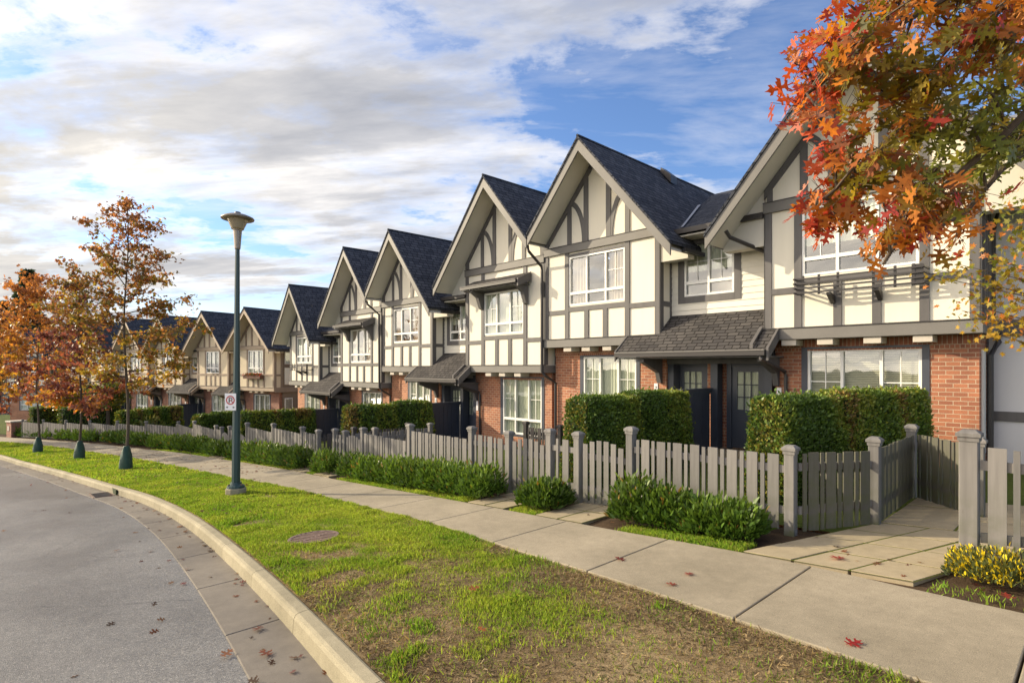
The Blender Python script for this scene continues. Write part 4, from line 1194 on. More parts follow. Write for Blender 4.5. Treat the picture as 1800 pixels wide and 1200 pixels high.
def laurel(label, x0, x1, h, n, yc=None, leaf=0.092, depth=0.62, cat='bush', name='laurel_bush', group=None, cols=None, vivid=0):
    r = thing(name, label, cat, ((x0+x1)/2, yc(0.5*(x0+x1)) if yc else 6.06, g((x0+x1)/2)), 0, group)
    X = (x1-x0); cx, cy, cz = r.location
    lump = max(1, int(round(X/0.62)))
    t = rng.random(n); k = (t*lump).astype(int); ph = rng.uniform(0, 6, lump)
    lc = (np.arange(lump)+0.5)/lump*X-X/2; lh = h*rng.uniform(0.88, 1.06, lump); lr = np.full(lump, X/lump*0.68)
    dirs = randdir(n); dirs[:, 2] = np.abs(dirs[:, 2])*1.0+0.0*dirs[:, 2]
    low = rng.random(n) < 0.45
    dirs[low, 2] *= 0.35
    rad = rng.random(n)**0.28*(1+0.16*(rng.random(n) < 0.12))
    ex = np.sign(dirs)*np.abs(dirs)**0.75
    C = np.stack([lc[k]+ex[:, 0]*lr[k]*rad, ex[:, 1]*depth/2*rad, 0.05+ex[:, 2]*(lh[k]-0.10)*rad], 1)
    C[:, 2] = np.maximum(C[:, 2], 0.02+0.06*rng.random(n))
    C[:, 0] = np.clip(C[:, 0], -X/2-0.03, X/2+0.03)
    wx = C[:, 0]+cx
    if yc: C[:, 1] += np.array([yc(q) for q in wx])-cy
    C[:, 2] += gz(wx)-cz
    D = dirs*0.6+np.array([0, 0, 0.75])+randdir(n)*0.6
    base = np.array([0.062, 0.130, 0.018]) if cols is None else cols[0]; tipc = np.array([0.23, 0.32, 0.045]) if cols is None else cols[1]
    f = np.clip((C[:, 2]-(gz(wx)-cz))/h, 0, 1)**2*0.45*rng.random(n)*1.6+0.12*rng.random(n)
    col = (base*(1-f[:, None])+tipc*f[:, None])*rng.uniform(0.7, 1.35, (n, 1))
    col *= rng.uniform(0.78, 1.18, lump)[k][:, None]; od = rng.random(n) < 0.02; col[od] = np.array([0.26, 0.17, 0.04])
    if vivid:
        yl = rng.random(n) < vivid; col[yl] = np.array([0.92, 0.72, 0.03])*rng.uniform(0.75, 1.1, (yl.sum(), 1))
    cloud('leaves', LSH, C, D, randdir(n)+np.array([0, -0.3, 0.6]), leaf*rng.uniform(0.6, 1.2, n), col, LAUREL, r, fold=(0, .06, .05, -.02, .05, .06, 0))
    m = MB()
    for i in range(lump):
        c = Vector((lc[i], 0, 0)); bx = cx+lc[i]
        if yc: c.y = yc(bx)-cy
        c.z = g(bx)-cz
        for j in range(7):
            a = rng.uniform(0, 6.28); q = rng.uniform(0.3, 0.75)
            m.tube([(c.x, c.y, c.z-0.03), (c.x+math.cos(a)*lr[i]*q*0.5, c.y+math.sin(a)*depth*0.2*q, c.z+h*0.4), (c.x+math.cos(a)*lr[i]*q, c.y+math.sin(a)*depth*0.4*q, c.z+h*0.75)], [0.012, 0.008, 0.004], 5)
    m.tube([(lc[i]*0.999-0.05, (yc(cx+lc[i])-cy) if yc else 0.0, g(cx+lc[i])-cz-0.02) for i in range(lump)]+[(lc[-1]+0.05, (yc(cx+lc[-1])-cy) if yc else 0.0, g(cx+lc[-1])-cz-0.02)], 0.02, 5)
    m.build('stems', BARK, r)
    return r


GL = 'laurels planted along the street fence'
laurel('nearest laurel clump, left part of the bushes under the level fence', -4.40, -3.45, 0.58, 4000, group=GL)
laurel('nearest laurel clump, right part reaching the corner fence post', -3.45, -2.62, 0.48, 3600, group=GL)
laurel('single round laurel between the two nearest gates', -6.12, -5.45, 0.50, 3000, group=GL)
laurel('longest laurel row, in the middle of the picture behind the grass strip', -12.15, -6.95, 0.58, 17500, group=GL, cat='hedge', name='laurel_row')
laurel('small square laurel in the gap between two dark entrance fences', -13.62, -12.75, 0.60, 2200, group=GL)
laurel('laurel row immediately right of the lamp post', -20.7, -14.5, 0.62, 9500, leaf=0.125, group=GL, cat='hedge', name='laurel_row')
laurel('short laurel clump half hidden behind the lamp post', -23.3, -21.3, 0.58, 2600, leaf=0.14, group=GL)
laurel('long laurel row between the first tree trunk and the lamp post', -31.2, -24.1, 0.64, 7500, leaf=0.15, yc=lambda x: walk1_y(x)+0.55, group=GL, cat='hedge', name='laurel_row')
laurel('far laurel row between the first and second tree trunks', -37.3, -31.8, 0.66, 4200, leaf=0.17, yc=lambda x: walk1_y(x)+0.65, group=GL, cat='hedge', name='laurel_row')
laurel('far laurel row between the second and third tree trunks', -43.8, -38.2, 0.68, 3600, leaf=0.19, yc=lambda x: walk1_y(x)+0.65, group=GL, cat='hedge', name='laurel_row')
laurel('farthest laurel row, left of the third tree trunk', -50.0, -44.3, 0.72, 3000, leaf=0.2, yc=lambda x: walk1_y(x)+0.65, group=GL, cat='hedge', name='laurel_row')
laurel('low yellow-leaved variegated shrub in front of the right edge fence', -0.90, -0.05, 0.33, 5600, yc=lambda x: 6.02, leaf=0.042, depth=0.62, name='yellow_shrub', vivid=0.30,
       cols=(np.array([0.10, 0.135, 0.06]), np.array([0.45, 0.42, 0.06])))
laurel('small leafy garden shrub rising above the far fence', -38.6, -36.6, 1.35, 900, yc=lambda x: walk1_y(x)+2.6, leaf=0.2, depth=1.2, name='garden_shrub', cols=(np.array([0.09, 0.12, 0.03]), np.array([0.30, 0.26, 0.06])))

# ------------------------------------------------------------------ grass and litter
def lawn_blades():
    def region(x0, x1, n, ya, yb, hgt, wid, dens):
        x = rng.uniform(x0, x1, n); t = rng.random(n)
        y0 = np.array([ya(q) for q in np.linspace(x0, x1, 60)]); y1 = np.array([yb(q) for q in np.linspace(x0, x1, 60)])
        gx = np.linspace(x0, x1, 60)
        y = np.interp(x, gx, y0)*(1-t)+np.interp(x, gx, y1)*t
        k = (rng.random(n) < dens(x, y)) & ((x+6.93)**2+(y-3.0)**2 > 0.30**2)
        return x[k], y[k], hgt, wid
    def dv(x, y):
        p = np.stack([x, y], 1)
        base = np.clip((-x-3.55)/0.9, 0, 1)
        lush = np.exp(-(((x+3.35)/0.62)**2+((y-3.12)/0.42)**2)*1.1)*1.4
        tuft = np.clip((vnoise(p, 3.4, 1)-0.66)*6, 0, 1)*np.where(x > -2.4, 0.22, 0.8)
        nz = 0.6*vnoise(p, 1.15, 2)+0.4*vnoise(p, 3.1, 4)
        patch = np.clip((nz-0.42+np.clip((-x-4.6)/5, 0, 0.32))*6, 0.0, 1)
        straw = np.exp(-(((x+4.85)/0.7)**2+((y-3.5)/0.28)**2))*0.7+np.exp(-(((x+4.7)/1.0)**2+((y-2.25)/0.26)**2))*0.9+np.exp(-(((x+2.9)/0.5)**2+((y-3.85)/0.22)**2))*0.8
        return np.clip(np.maximum(base*patch, np.maximum(lush*np.clip(nz*2.2-0.3, 0, 1), tuft*0.55))*(1-np.clip(straw, 0, .95)), 0.02, 1)
    parts = [region(-8.5, -0.6, 330000, lambda x: kerb_y(x)+0.03, lambda x: walk0_y(x)-0.02, 0.048, 0.0045, dv),
             region(-17, -8.5, 170000, lambda x: kerb_y(x)+0.03, lambda x: walk0_y(x)-0.02, 0.054, 0.008, dv),
             region(-45, -17, 70000, lambda x: kerb_y(x)+0.03, lambda x: walk0_y(x)-0.02, 0.075, 0.018, dv)]
    edge = lambda x, y: np.clip((0.40-(y-np.array([walk1_y(q) for q in x])))*6, 0, 1)*np.clip(vnoise(np.stack([x, y], 1), 2.6, 9)*1.8-0.15, 0, 1)
    for a, b, n in ((-4.25, -2.55, 13000), (-6.1, -5.55, 4200), (-11.8, -7.2, 20000), (-13.7, -13.35, 1500), (-20.5, -14.9, 12000), (-30, -22.3, 9000), (-1.0, 0.6, 900)):
        parts.append(region(a, b, n, lambda x: walk1_y(x)+0.0, lambda x: walk1_y(x)+0.42, 0.055, 0.006 if a > -12 else 0.014, edge))
    x = np.concatenate([p[0] for p in parts]); y = np.concatenate([p[1] for p in parts])
    h = np.concatenate([np.full(len(p[0]), p[2]) for p in parts]); w = np.concatenate([np.full(len(p[0]), p[3]) for p in parts])
    n = len(x); C = np.stack([x, y, gz(x)-0.008], 1)
    cl = vnoise(np.stack([x, y], 1), 5.0, 6)
    D = np.array([0, 0, 1.0])+rng.normal(0, 0.42, (n, 3))*np.array([1, 1, 0])
    hh = h*rng.uniform(0.4, 1.25, n)*(0.55+0.75*cl)
    mixv = np.clip(vnoise(np.stack([x, y], 1), 1.7, 7)*0.9+rng.normal(0, 0.22, n), 0, 1)[:, None]
    dry = (rng.random((n, 1)) < 0.07)
    col = np.array([0.170, 0.325, 0.030])*(1-mixv)+np.array([0.405, 0.500, 0.065])*mixv
    col = np.where(dry, np.array([[0.34, 0.27, 0.12]]), col)*rng.uniform(0.7, 1.25, (n, 1))
    N = rng.normal(size=(n, 3))*np.array([1, 1, 0.1])
    # size scales the blade length; width is folded into the shape through two classes
    nar = w < 0.010
    o = []
    for s, ww in ((w < 0.0055, 0.075), ((w >= 0.0055) & nar, 0.12), (~nar, 0.24)):
        if s.any():
            o.append(cloud('grass', [(-ww, 0), (ww, 0), (ww*0.55, .6), (0, 1), (-ww*0.55, .6)], C[s], D[s], N[s], hh[s], col[s], GRASSM, fold=(0, 0, .10, .28, .10)))
    for q in o: tag(q, kind='stuff')
    # dead thatch and clods on the bare ground
    n = 85000; x = rng.uniform(-7, -0.4, n); t = rng.random(n)
    y = np.array([kerb_y(q) for q in np.linspace(-7, -0.4, 80)]); gx = np.linspace(-7, -0.4, 80)
    ya = np.interp(x, gx, y)+0.02; yb = np.interp(x, gx, [walk0_y(q) for q in gx])-0.02; y = ya*(1-t)+yb*t
    C = np.stack([x, y, gz(x)+rng.uniform(-0.010, 0.012, n)], 1)
    D = rng.normal(size=(n, 3))*np.array([1, 1, 0.35]); pal = np.array([[0.38, 0.29, 0.16], [0.27, 0.20, 0.11], [0.13, 0.09, 0.055], [0.18, 0.21, 0.055], [0.46, 0.37, 0.22]])
    pn = vnoise(np.stack([x, y], 1), 2.2, 11)
    ci = np.clip((pn*4.2-0.6+rng.normal(0, 0.9, n)), 0, 4).astype(int)
    tag(cloud('dead_grass', [(-.10, 0), (.10, 0), (.05, 1), (-.05, 1)], C, D, np.array([0, 0, 1.0])+rng.normal(0, .5, (n, 3)), rng.uniform(0.012, 0.045, n), pal[ci]*rng.uniform(0.6, 1.3, (n, 1)), GRASSM), kind='stuff')


lawn_blades()

OAK = [(-.02, 0), (-.03, .16), (-.20, .12), (-.25, .20), (-.09, .27), (-.07, .36), (-.36, .36), (-.46, .52), (-.30, .48), (-.30, .56), (-.10, .52), (-.08, .64), (-.24, .72), (-.24, .84), (-.12, .78), (-.05, .86), (0, 1.0),
       (.05, .86), (.12, .78), (.24, .84), (.24, .72), (.08, .64), (.10, .52), (.30, .56), (.30, .48), (.46, .52), (.36, .36), (.07, .36), (.09, .27), (.25, .20), (.20, .12), (.03, .16), (.02, 0)]
OAKF = [0.10*abs(x)+0.18*(y-0.5)**2 for x, y in OAK]
STAR = [(-.03, 0), (-.10, .18), (-.42, .10), (-.22, .34), (-.48, .56), (-.16, .56), (0, 1.0), (.16, .56), (.48, .56), (.22, .34), (.42, .10), (.10, .18), (.03, 0)]


def litter():
    # leaves gathered in the gutter, under the street trees and on the road edge
    P = []
    n = 140; x = -3.6-rng.random(n)**1.3*26; d = rng.exponential(0.16, n)
    y = np.array([kerb_y(q) for q in x])-0.17-d; P.append(np.stack([x, y, gz(x)-KH+0.006+0.006*rng.random(n)], 1))
    n = 340; x = rng.uniform(-38, -15, n); t = rng.random(n); ya = np.array([walk0_y(q) for q in x]); yb = np.array([walk1_y(q) for q in x])
    P.append(np.stack([x, ya+(yb-ya)*t, gz(x)+0.022], 1))
    n = 420; x = rng.uniform(-40, -9, n); ya = np.array([kerb_y(q) for q in x]); yb = np.array([walk0_y(q) for q in x]); t = rng.random(n)
    P.append(np.stack([x, ya+(yb-ya)*t, gz(x)+0.055], 1))
    n = 26; x = rng.uniform(-26, -4, n); e = 0.62+rng.exponential(0.6, n); y = np.array([kerb_y(q) for q in x])-e; P.append(np.stack([x, y, gz(x)-KH-0.004+0.018*(e-0.58)], 1))
    n = 45; x = rng.uniform(-8, -0.5, n); ya = np.array([walk1_y(q) for q in x]); P.append(np.stack([x, ya+0.15+rng.random(n)*0.8, gz(x)+0.025], 1))
    C = np.concatenate(P); n = len(C)
    pal = np.array([[0.20, 0.075, 0.035], [0.13, 0.055, 0.03], [0.27, 0.13, 0.05], [0.16, 0.045, 0.04], [0.09, 0.05, 0.03]])
    D = rng.normal(size=(n, 3))*np.array([1, 1, 0.10]); N = np.array([0, 0, 1.0])+rng.normal(0, 0.22, (n, 3))
    tag(cloud('leaf_litter', OAK, C, D, N, rng.uniform(0.045, 0.095, n), pal[rng.integers(0, 5, n)]*rng.uniform(0.7, 1.3, (n, 1)), LEAF, fold=OAKF), kind='stuff')


litter()
FLV = [((-3.35, 4.60), 0.13, 'curled dark red leaf on the pavement slab left of the gate walkway joint', (0.22, 0.03, 0.03)),
       ((-2.60, 4.61), 0.11, 'red leaf on the pavement, beside another red leaf', (0.30, 0.04, 0.035)),
       ((-2.58, 4.28), 0.11, 'red leaf on the pavement, the nearer of a close pair', (0.34, 0.06, 0.04)),
       ((-1.12, 4.04), 0.13, 'bright red leaf alone on the right-hand pavement slab', (0.36, 0.03, 0.03)),
       ((-1.76, 5.84), 0.17, 'long curled red leaf on the paved entrance path', (0.40, 0.05, 0.05)),
       ((-0.52, 5.48), 0.12, 'red leaf on the soil at the right edge, below the yellow shrub', (0.42, 0.06, 0.04)),
       ((-3.75, 3.05), 0.12, 'orange-brown leaf lying in the bright tuft of grass', (0.35, 0.12, 0.04)),
       ((-3.05, 2.55), 0.09, 'small orange leaf on the bare verge earth', (0.50, 0.17, 0.06)),
       ((-4.32, 1.50), 0.13, 'rust leaf in the gutter near the last kerb joint', (0.26, 0.09, 0.05)),
       ((-4.85, 1.62), 0.12, 'brown crumpled leaf in the gutter close to the kerb face', (0.17, 0.07, 0.045)),
       ((-4.55, 1.30), 0.12, 'rust leaf on the joint between road and gutter', (0.33, 0.15, 0.08))]
for (x, y), sz, lb, c in FLV:
    on_road = y < kerb_y(x)-0.1
    r = thing('fallen_leaf', lb, 'leaf', (x, y, g(x)+(-KH+0.002 if on_road else (0.008 if walk1_y(x) > y > walk0_y(x) else 0.016 if y > 5.5 else 0.045))), rng.uniform(0, 6), 'loose fallen leaves')
    cloud('leaf_blade', OAK, [(0, -sz/2, 0.01)], np.array([[0, 1, 0.08]]), np.array([[0.1, 0, 1.0]]), [sz], [c], LEAF, r, fold=[z*1.1 for z in OAKF])

# ------------------------------------------------------------------ trees
def street_tree(label, base, H, c0, Rw, n, leaf, pal, seed, lean=0.0, sparse_top=0.75, shape=None, nb=46):
    rg_ = np.random.default_rng(seed)
    z0 = g(base[0]); r = thing('street_tree', label, 'tree', (base[0], base[1], z0), 0, 'young autumn street trees in the verge')
    def axis(z): return Vector((lean*z+0.05*math.sin(z*1.3+seed), 0.05*math.cos(z*1.1+seed), z))
    tm = MB(); zs = np.linspace(-0.05, H*0.97, 14)
    tm.tube([axis(z) for z in zs], [max(0.008, 0.044*(1-z/H)**0.8+0.005) for z in zs], 8)
    tm.build('trunk', BARK, r, smooth=True)
    bm = MB(); tips = []; tw = []
    for i in range(nb):
        f = (i+0.5)/nb; f = f**0.85; h = c0+(H-c0)*f*0.97
        wdt = Rw*(shape(f) if shape else (1-f)**0.62*(0.65+0.55*min(1, f*4)))*rg_.uniform(0.65, 1.12)+0.12
        az = i*2.399+rg_.normal(0, 0.35); el = -0.08+0.95*f+rg_.normal(0, 0.10)
        st = axis(h); dirv = Vector((math.cos(az)*math.cos(el), math.sin(az)*math.cos(el), math.sin(el)))
        mid = st+dirv*wdt*0.5+Vector((0, 0, 0.05)); end = st+dirv*wdt+Vector((0, 0, 0.10*wdt))
        bm.tube([st, mid, end], [0.020*(1-f)+0.008, 0.010, 0.004], 5)
        for k in range(int(3+wdt*4)):
            q = rg_.uniform(0.28, 1.0); p = st.lerp(end, q)
            sd = Vector((rg_.normal(), rg_.normal(), rg_.normal()*0.45+0.15)).normalized()*wdt*rg_.uniform(0.12, 0.30)
            bm.tube([p, p+sd], [0.005, 0.002], 4); tips.append(tuple(p+sd)); tw.append((wdt+0.15)*(1-0.25*f)); tips.append(tuple(p+sd*0.45)); tw.append((wdt+0.15)*0.7)
        tips.append(tuple(end)); tw.append(0.5*wdt+0.2)
    for k in range(7):
        z = H*(0.86+0.02*k); tips.append(tuple(axis(z))); tw.append(0.35)
    bm.build('branches', BARK, r)
    tips = np.array(tips); tw = np.array(tw); tw *= rg_.uniform(0.1, 1.3, len(tw))**1.8; tw /= tw.sum()
    k = rg_.choice(len(tips), n, p=tw)
    sp = 0.075+0.06*rg_.random(n)
    C = tips[k]+rg_.normal(size=(n, 3))*np.array([1, 1, 0.55])*sp[:, None]
    D = rg_.normal(size=(n, 3))+np.array([0, 0, -0.45]); N = rg_.normal(size=(n, 3))+np.array([0, 0, 0.8])
    fz = np.clip((C[:, 2]-c0)/(H-c0), 0, 1)
    cl = rg_.random(len(tips))[k]
    key = np.clip(fz*0.75+cl*0.42+rg_.normal(0, 0.12, n)-0.08, 0, 0.999)*(len(pal)-1)
    i0 = key.astype(int); fr = (key-i0)[:, None]; pal = np.array(pal)
    col = (pal[i0]*(1-fr)+pal[np.minimum(i0+1, len(pal)-1)]*fr)*rg_.uniform(0.6, 1.35, (n, 1))
    cloud('leaves', [(0, 0), (-.30, .28), (-.12, .42), (-.34, .66), (-.08, .72), (0, 1), (.08, .72), (.34, .66), (.12, .42), (.30, .28)], C, D, N, leaf*rg_.uniform(0.65, 1.3, n), col, LEAF, r, fold=(0, .1, 0, .1, 0, -.05, 0, .1, 0, .1))
    return r


OLIVE, GOLD, RUST, BRN, MAR, ORG, RED = (0.185, 0.180, 0.030), (0.48, 0.31, 0.04), (0.40, 0.165, 0.06), (0.26, 0.125, 0.06), (0.20, 0.075, 0.070), (0.52, 0.23, 0.05), (0.34, 0.10, 0.07)
street_tree('tallest olive and rust street tree, nearest the lamp post', (-20.46, 2.99), 8.25, 2.35, 1.9, 6000, 0.14, [GOLD, OLIVE, RUST, OLIVE, RUST, BRN, RUST], 11, 0.0)
street_tree('dark maroon street tree with a thin bare leader, second from the lamp post', (-27.54, 2.51), 7.2, 2.0, 1.9, 4200, 0.16, [ORG, MAR, RED, MAR, MAR, OLIVE, GOLD], 23, 0.01, shape=lambda f: (1-f)**0.9*1.05+0.05)
street_tree('broad orange-brown street tree, third from the lamp post', (-33.9, 1.56), 8.2, 2.3, 2.35, 4500, 0.18, [GOLD, ORG, GOLD, RUST, ORG, RUST, RUST], 31, 0.0, shape=lambda f: (1-f)**0.5*(0.55+0.6*min(1, f*3)))
street_tree('red street tree at the far left margin', (-40.8, 0.25), 7.4, 2.2, 2.3, 4000, 0.19, [RED, RUST, RED, ORG, RUST, MAR], 47)
street_tree('far brown street tree beyond the bend of the road', (-48.0, -2.4), 7.2, 2.2, 2.3, 2600, 0.22, [RUST, BRN, ORG, RUST], 53)
for lb, (x, y), wb in [('green watering bag around the tallest tree, largest in view', (-20.46, 2.99), 0.175), ('green watering bag around the maroon tree trunk', (-27.54, 2.51), 0.185),
                   ('green watering bag around the orange-brown tree, farthest of the three', (-33.9, 1.56), 0.185)]:
    m = MB(); n = 18; prof = [(wb*0.98, 0.0), (wb*1.02, 0.05), (wb*1.0, 0.17), (wb*0.93, 0.30), (wb*0.80, 0.44), (wb*0.62, 0.56), (wb*0.48, 0.66), (wb*0.42, 0.71)]
    vs = []; ph = rng.uniform(0, 6)
    for rr, z in prof:
        for k in range(n):
            a = 2*math.pi*k/n; q = rr*(1+0.11*math.sin(3*a+ph+z*7)+0.09*math.sin(5*a+ph*2+z*11)+0.05*math.sin(11*a-z*23)); vs.append((q*math.cos(a), q*math.sin(a), z))
    fs = [(i*n+k, i*n+(k+1) % n, (i+1)*n+(k+1) % n, (i+1)*n+k) for i in range(len(prof)-1) for k in range(n)]
    m.add(vs, fs+[tuple(range((len(prof)-1)*n, len(prof)*n))])
    r = thing('watering_bag', lb, 'tree bag', (x, y, g(x)+0.01), 0, 'watering bags at the street trees')
    m.build('bag_body', BAG, r, smooth=True)
    MB().tube([(0.10*math.cos(t)*wb/0.3, 0.10*math.sin(t)*wb/0.3, 0.64) for t in np.linspace(0, 6.28, 12)], 0.012, 5).build('strap', GUTTER, r)


def big_tree(label, name, base, z0, H, R_, n, leaf, pal, seed, conifer=False, mat=GREENL, lowf=0.15):
    rg_ = np.random.default_rng(seed)
    r = thing(name, label, 'tree', (base[0], base[1], z0))
    MB().tube([(0, 0, -0.3), (0.05, 0, H*0.5), (0, 0, H*0.96)], [R_*0.10, R_*0.06, 0.02], 8).build('trunk', BARK, r)
    if conifer:
        t = rg_.random(n)**0.8; a = rg_.uniform(0, 6.283, n); lay = np.floor(t*22)/22
        rr = R_*(1-t)*(0.45+0.55*rg_.random(n)**0.5)*(0.75+0.4*np.sin(a*3+lay*40))
        C = np.stack([rr*np.cos(a), rr*np.sin(a), H*(lowf+(1-lowf)*t)-rr*0.25], 1)
        D = np.stack([np.cos(a), np.sin(a), -0.35+0*a], 1)+rg_.normal(0, 0.25, (n, 3))
    else:
        k = rg_.integers(0, 26, n); cc = rg_.normal(size=(26, 3)); cc /= np.linalg.norm(cc, axis=1, keepdims=True); cc *= (rg_.random((26, 1))**0.5)
        q = rg_.normal(size=(n, 3)); q /= np.linalg.norm(q, axis=1, keepdims=True); q *= (rg_.random((n, 1))**0.4)*0.42
        C = (cc[k]*0.72+q)*np.array([R_, R_, (H*(1-lowf))/2])+np.array([0, 0, H*(lowf+(1-lowf)/2)])
        D = randdir(n)
    p = np.array(pal)
    v = vnoise(np.stack([C[:, 0]+C[:, 1]*0.7, C[:, 2]], 1), 2.2/R_*2, seed)
    col = p[np.clip((v*len(p)+rg_.normal(0, 0.35, n)), 0, len(p)-0.01).astype(int)]*rg_.uniform(0.6, 1.35, (n, 1))
    cloud('crown', [(0, 0), (-.35, .4), (0, 1), (.35, .4)], C, D, randdir(n)+np.array([0, 0, .6]), leaf*rg_.uniform(0.6, 1.4, n), col, mat, r)
    return r


EV = [(0.045, 0.075, 0.040), (0.065, 0.100, 0.050), (0.085, 0.115, 0.050)]
big_tree('tall dark conifer rising behind the orange-brown street tree', 'conifer_tree', (-119.2, 4.2), -6.3, 22.0, 4.6, 5200, 0.9, EV, 3, True)
big_tree('shorter dark conifer at the left margin of the skyline', 'conifer_tree', (-128.2, 1.8), -6.3, 17.5, 4.0, 4000, 0.9, EV, 5, True)
big_tree('small far conifer behind the maroon street tree', 'conifer_tree', (-127.4, 12.0), -6.3, 13.8, 3.6, 3600, 0.9, EV, 8, True)
big_tree('dark far conifer beyond the left margin', 'conifer_tree', (-110.0, -4.0), -6.3, 15.5, 3.8, 3600, 0.9, EV, 9, True)
big_tree('small orange and yellow maple in the far front garden', 'garden_maple', (-47.6, 3.6), g(-47), 3.9, 1.5, 2600, 0.17, [(0.55, 0.20, 0.04), (0.50, 0.32, 0.03), (0.30, 0.28, 0.03)], 12, mat=LEAF, lowf=0.38)
big_tree('green-yellow garden tree between the two far hedges', 'garden_tree', (-45.2, 5.6), g(-45), 4.2, 1.5, 2000, 0.18, [(0.20, 0.20, 0.03), (0.10, 0.13, 0.03), (0.32, 0.26, 0.04)], 15, mat=LEAF, lowf=0.35)

# overhanging pin oak near the camera: trunk stands in the verge, to the right of the picture
oak = thing('oak_tree', 'autumn oak overhanging the top right corner, red, orange and olive lobed leaves', 'tree', (1.5, 2.55, g(1.5)))
ob = Vector(oak.location)
om = MB(); om.tube([(0, 0, -0.1), (0.02, 0.02, 1.2), (0.0, 0.05, 2.6), (0.03, 0.04, 4.2), (0, 0, 6.5)], [0.16, 0.13, 0.11, 0.085, 0.02], 10)
om.build('trunk', BARK, oak, smooth=True)
LIMBS = [[(1.5, 2.6, 1.35), (0.6, 3.15, 1.75), (-0.18, 3.48, 1.8), (-0.33, 3.46, 1.71), (-0.48, 3.37, 1.49), (-0.64, 3.27, 1.25), (-0.82, 3.15, 1.0), (-0.96, 3.0, 0.83)],
         [(1.5, 2.6, 0.75), (0.6, 3.0, 1.15), (-0.17, 3.34, 1.21), (-0.33, 3.31, 1.03), (-0.53, 3.25, 0.84), (-0.67, 3.09, 0.6), (-0.72, 3.04, 0.48)],
         [(1.5, 2.6, 1.8), (0.5, 3.3, 2.15), (-0.28, 3.65, 2.0), (-0.49, 3.43, 1.83), (-0.73, 3.25, 1.67), (-0.92, 3.12, 1.5), (-1.07, 2.95, 1.33)],
         [(1.5, 2.6, 1.0), (0.6, 3.5, 1.35), (-0.2, 4.03, 1.23), (-0.39, 3.84, 1.02), (-0.51, 3.71, 0.81), (-0.61, 3.6, 0.72)],
         [(1.5, 2.55, 2.4), (0.9, 1.9, 3.0), (0.3, 1.2, 3.3)], [(1.5, 2.55, 2.6), (2.4, 3.2, 3.2), (3.0, 3.8, 3.3)], [(1.5, 2.55, 1.9), (2.4, 1.9, 2.6), (3.0, 1.4, 2.8)], [(1.5, 2.55, 3.2), (1.2, 3.6, 3.9), (1.0, 4.4, 4.1)]]
bm = MB(); LP = []
for L_ in LIMBS:
    k = len(L_); bm.tube([Vector(p)-ob for p in L_], [0.020*(1-i/k)+0.005 for i in range(k)], 7)
    for a, b in zip(L_, L_[1:]):
        for t in np.linspace(0, 1, 8): LP.append(tuple(Vector(a).lerp(Vector(b), t)))
LPA = np.array(LP)
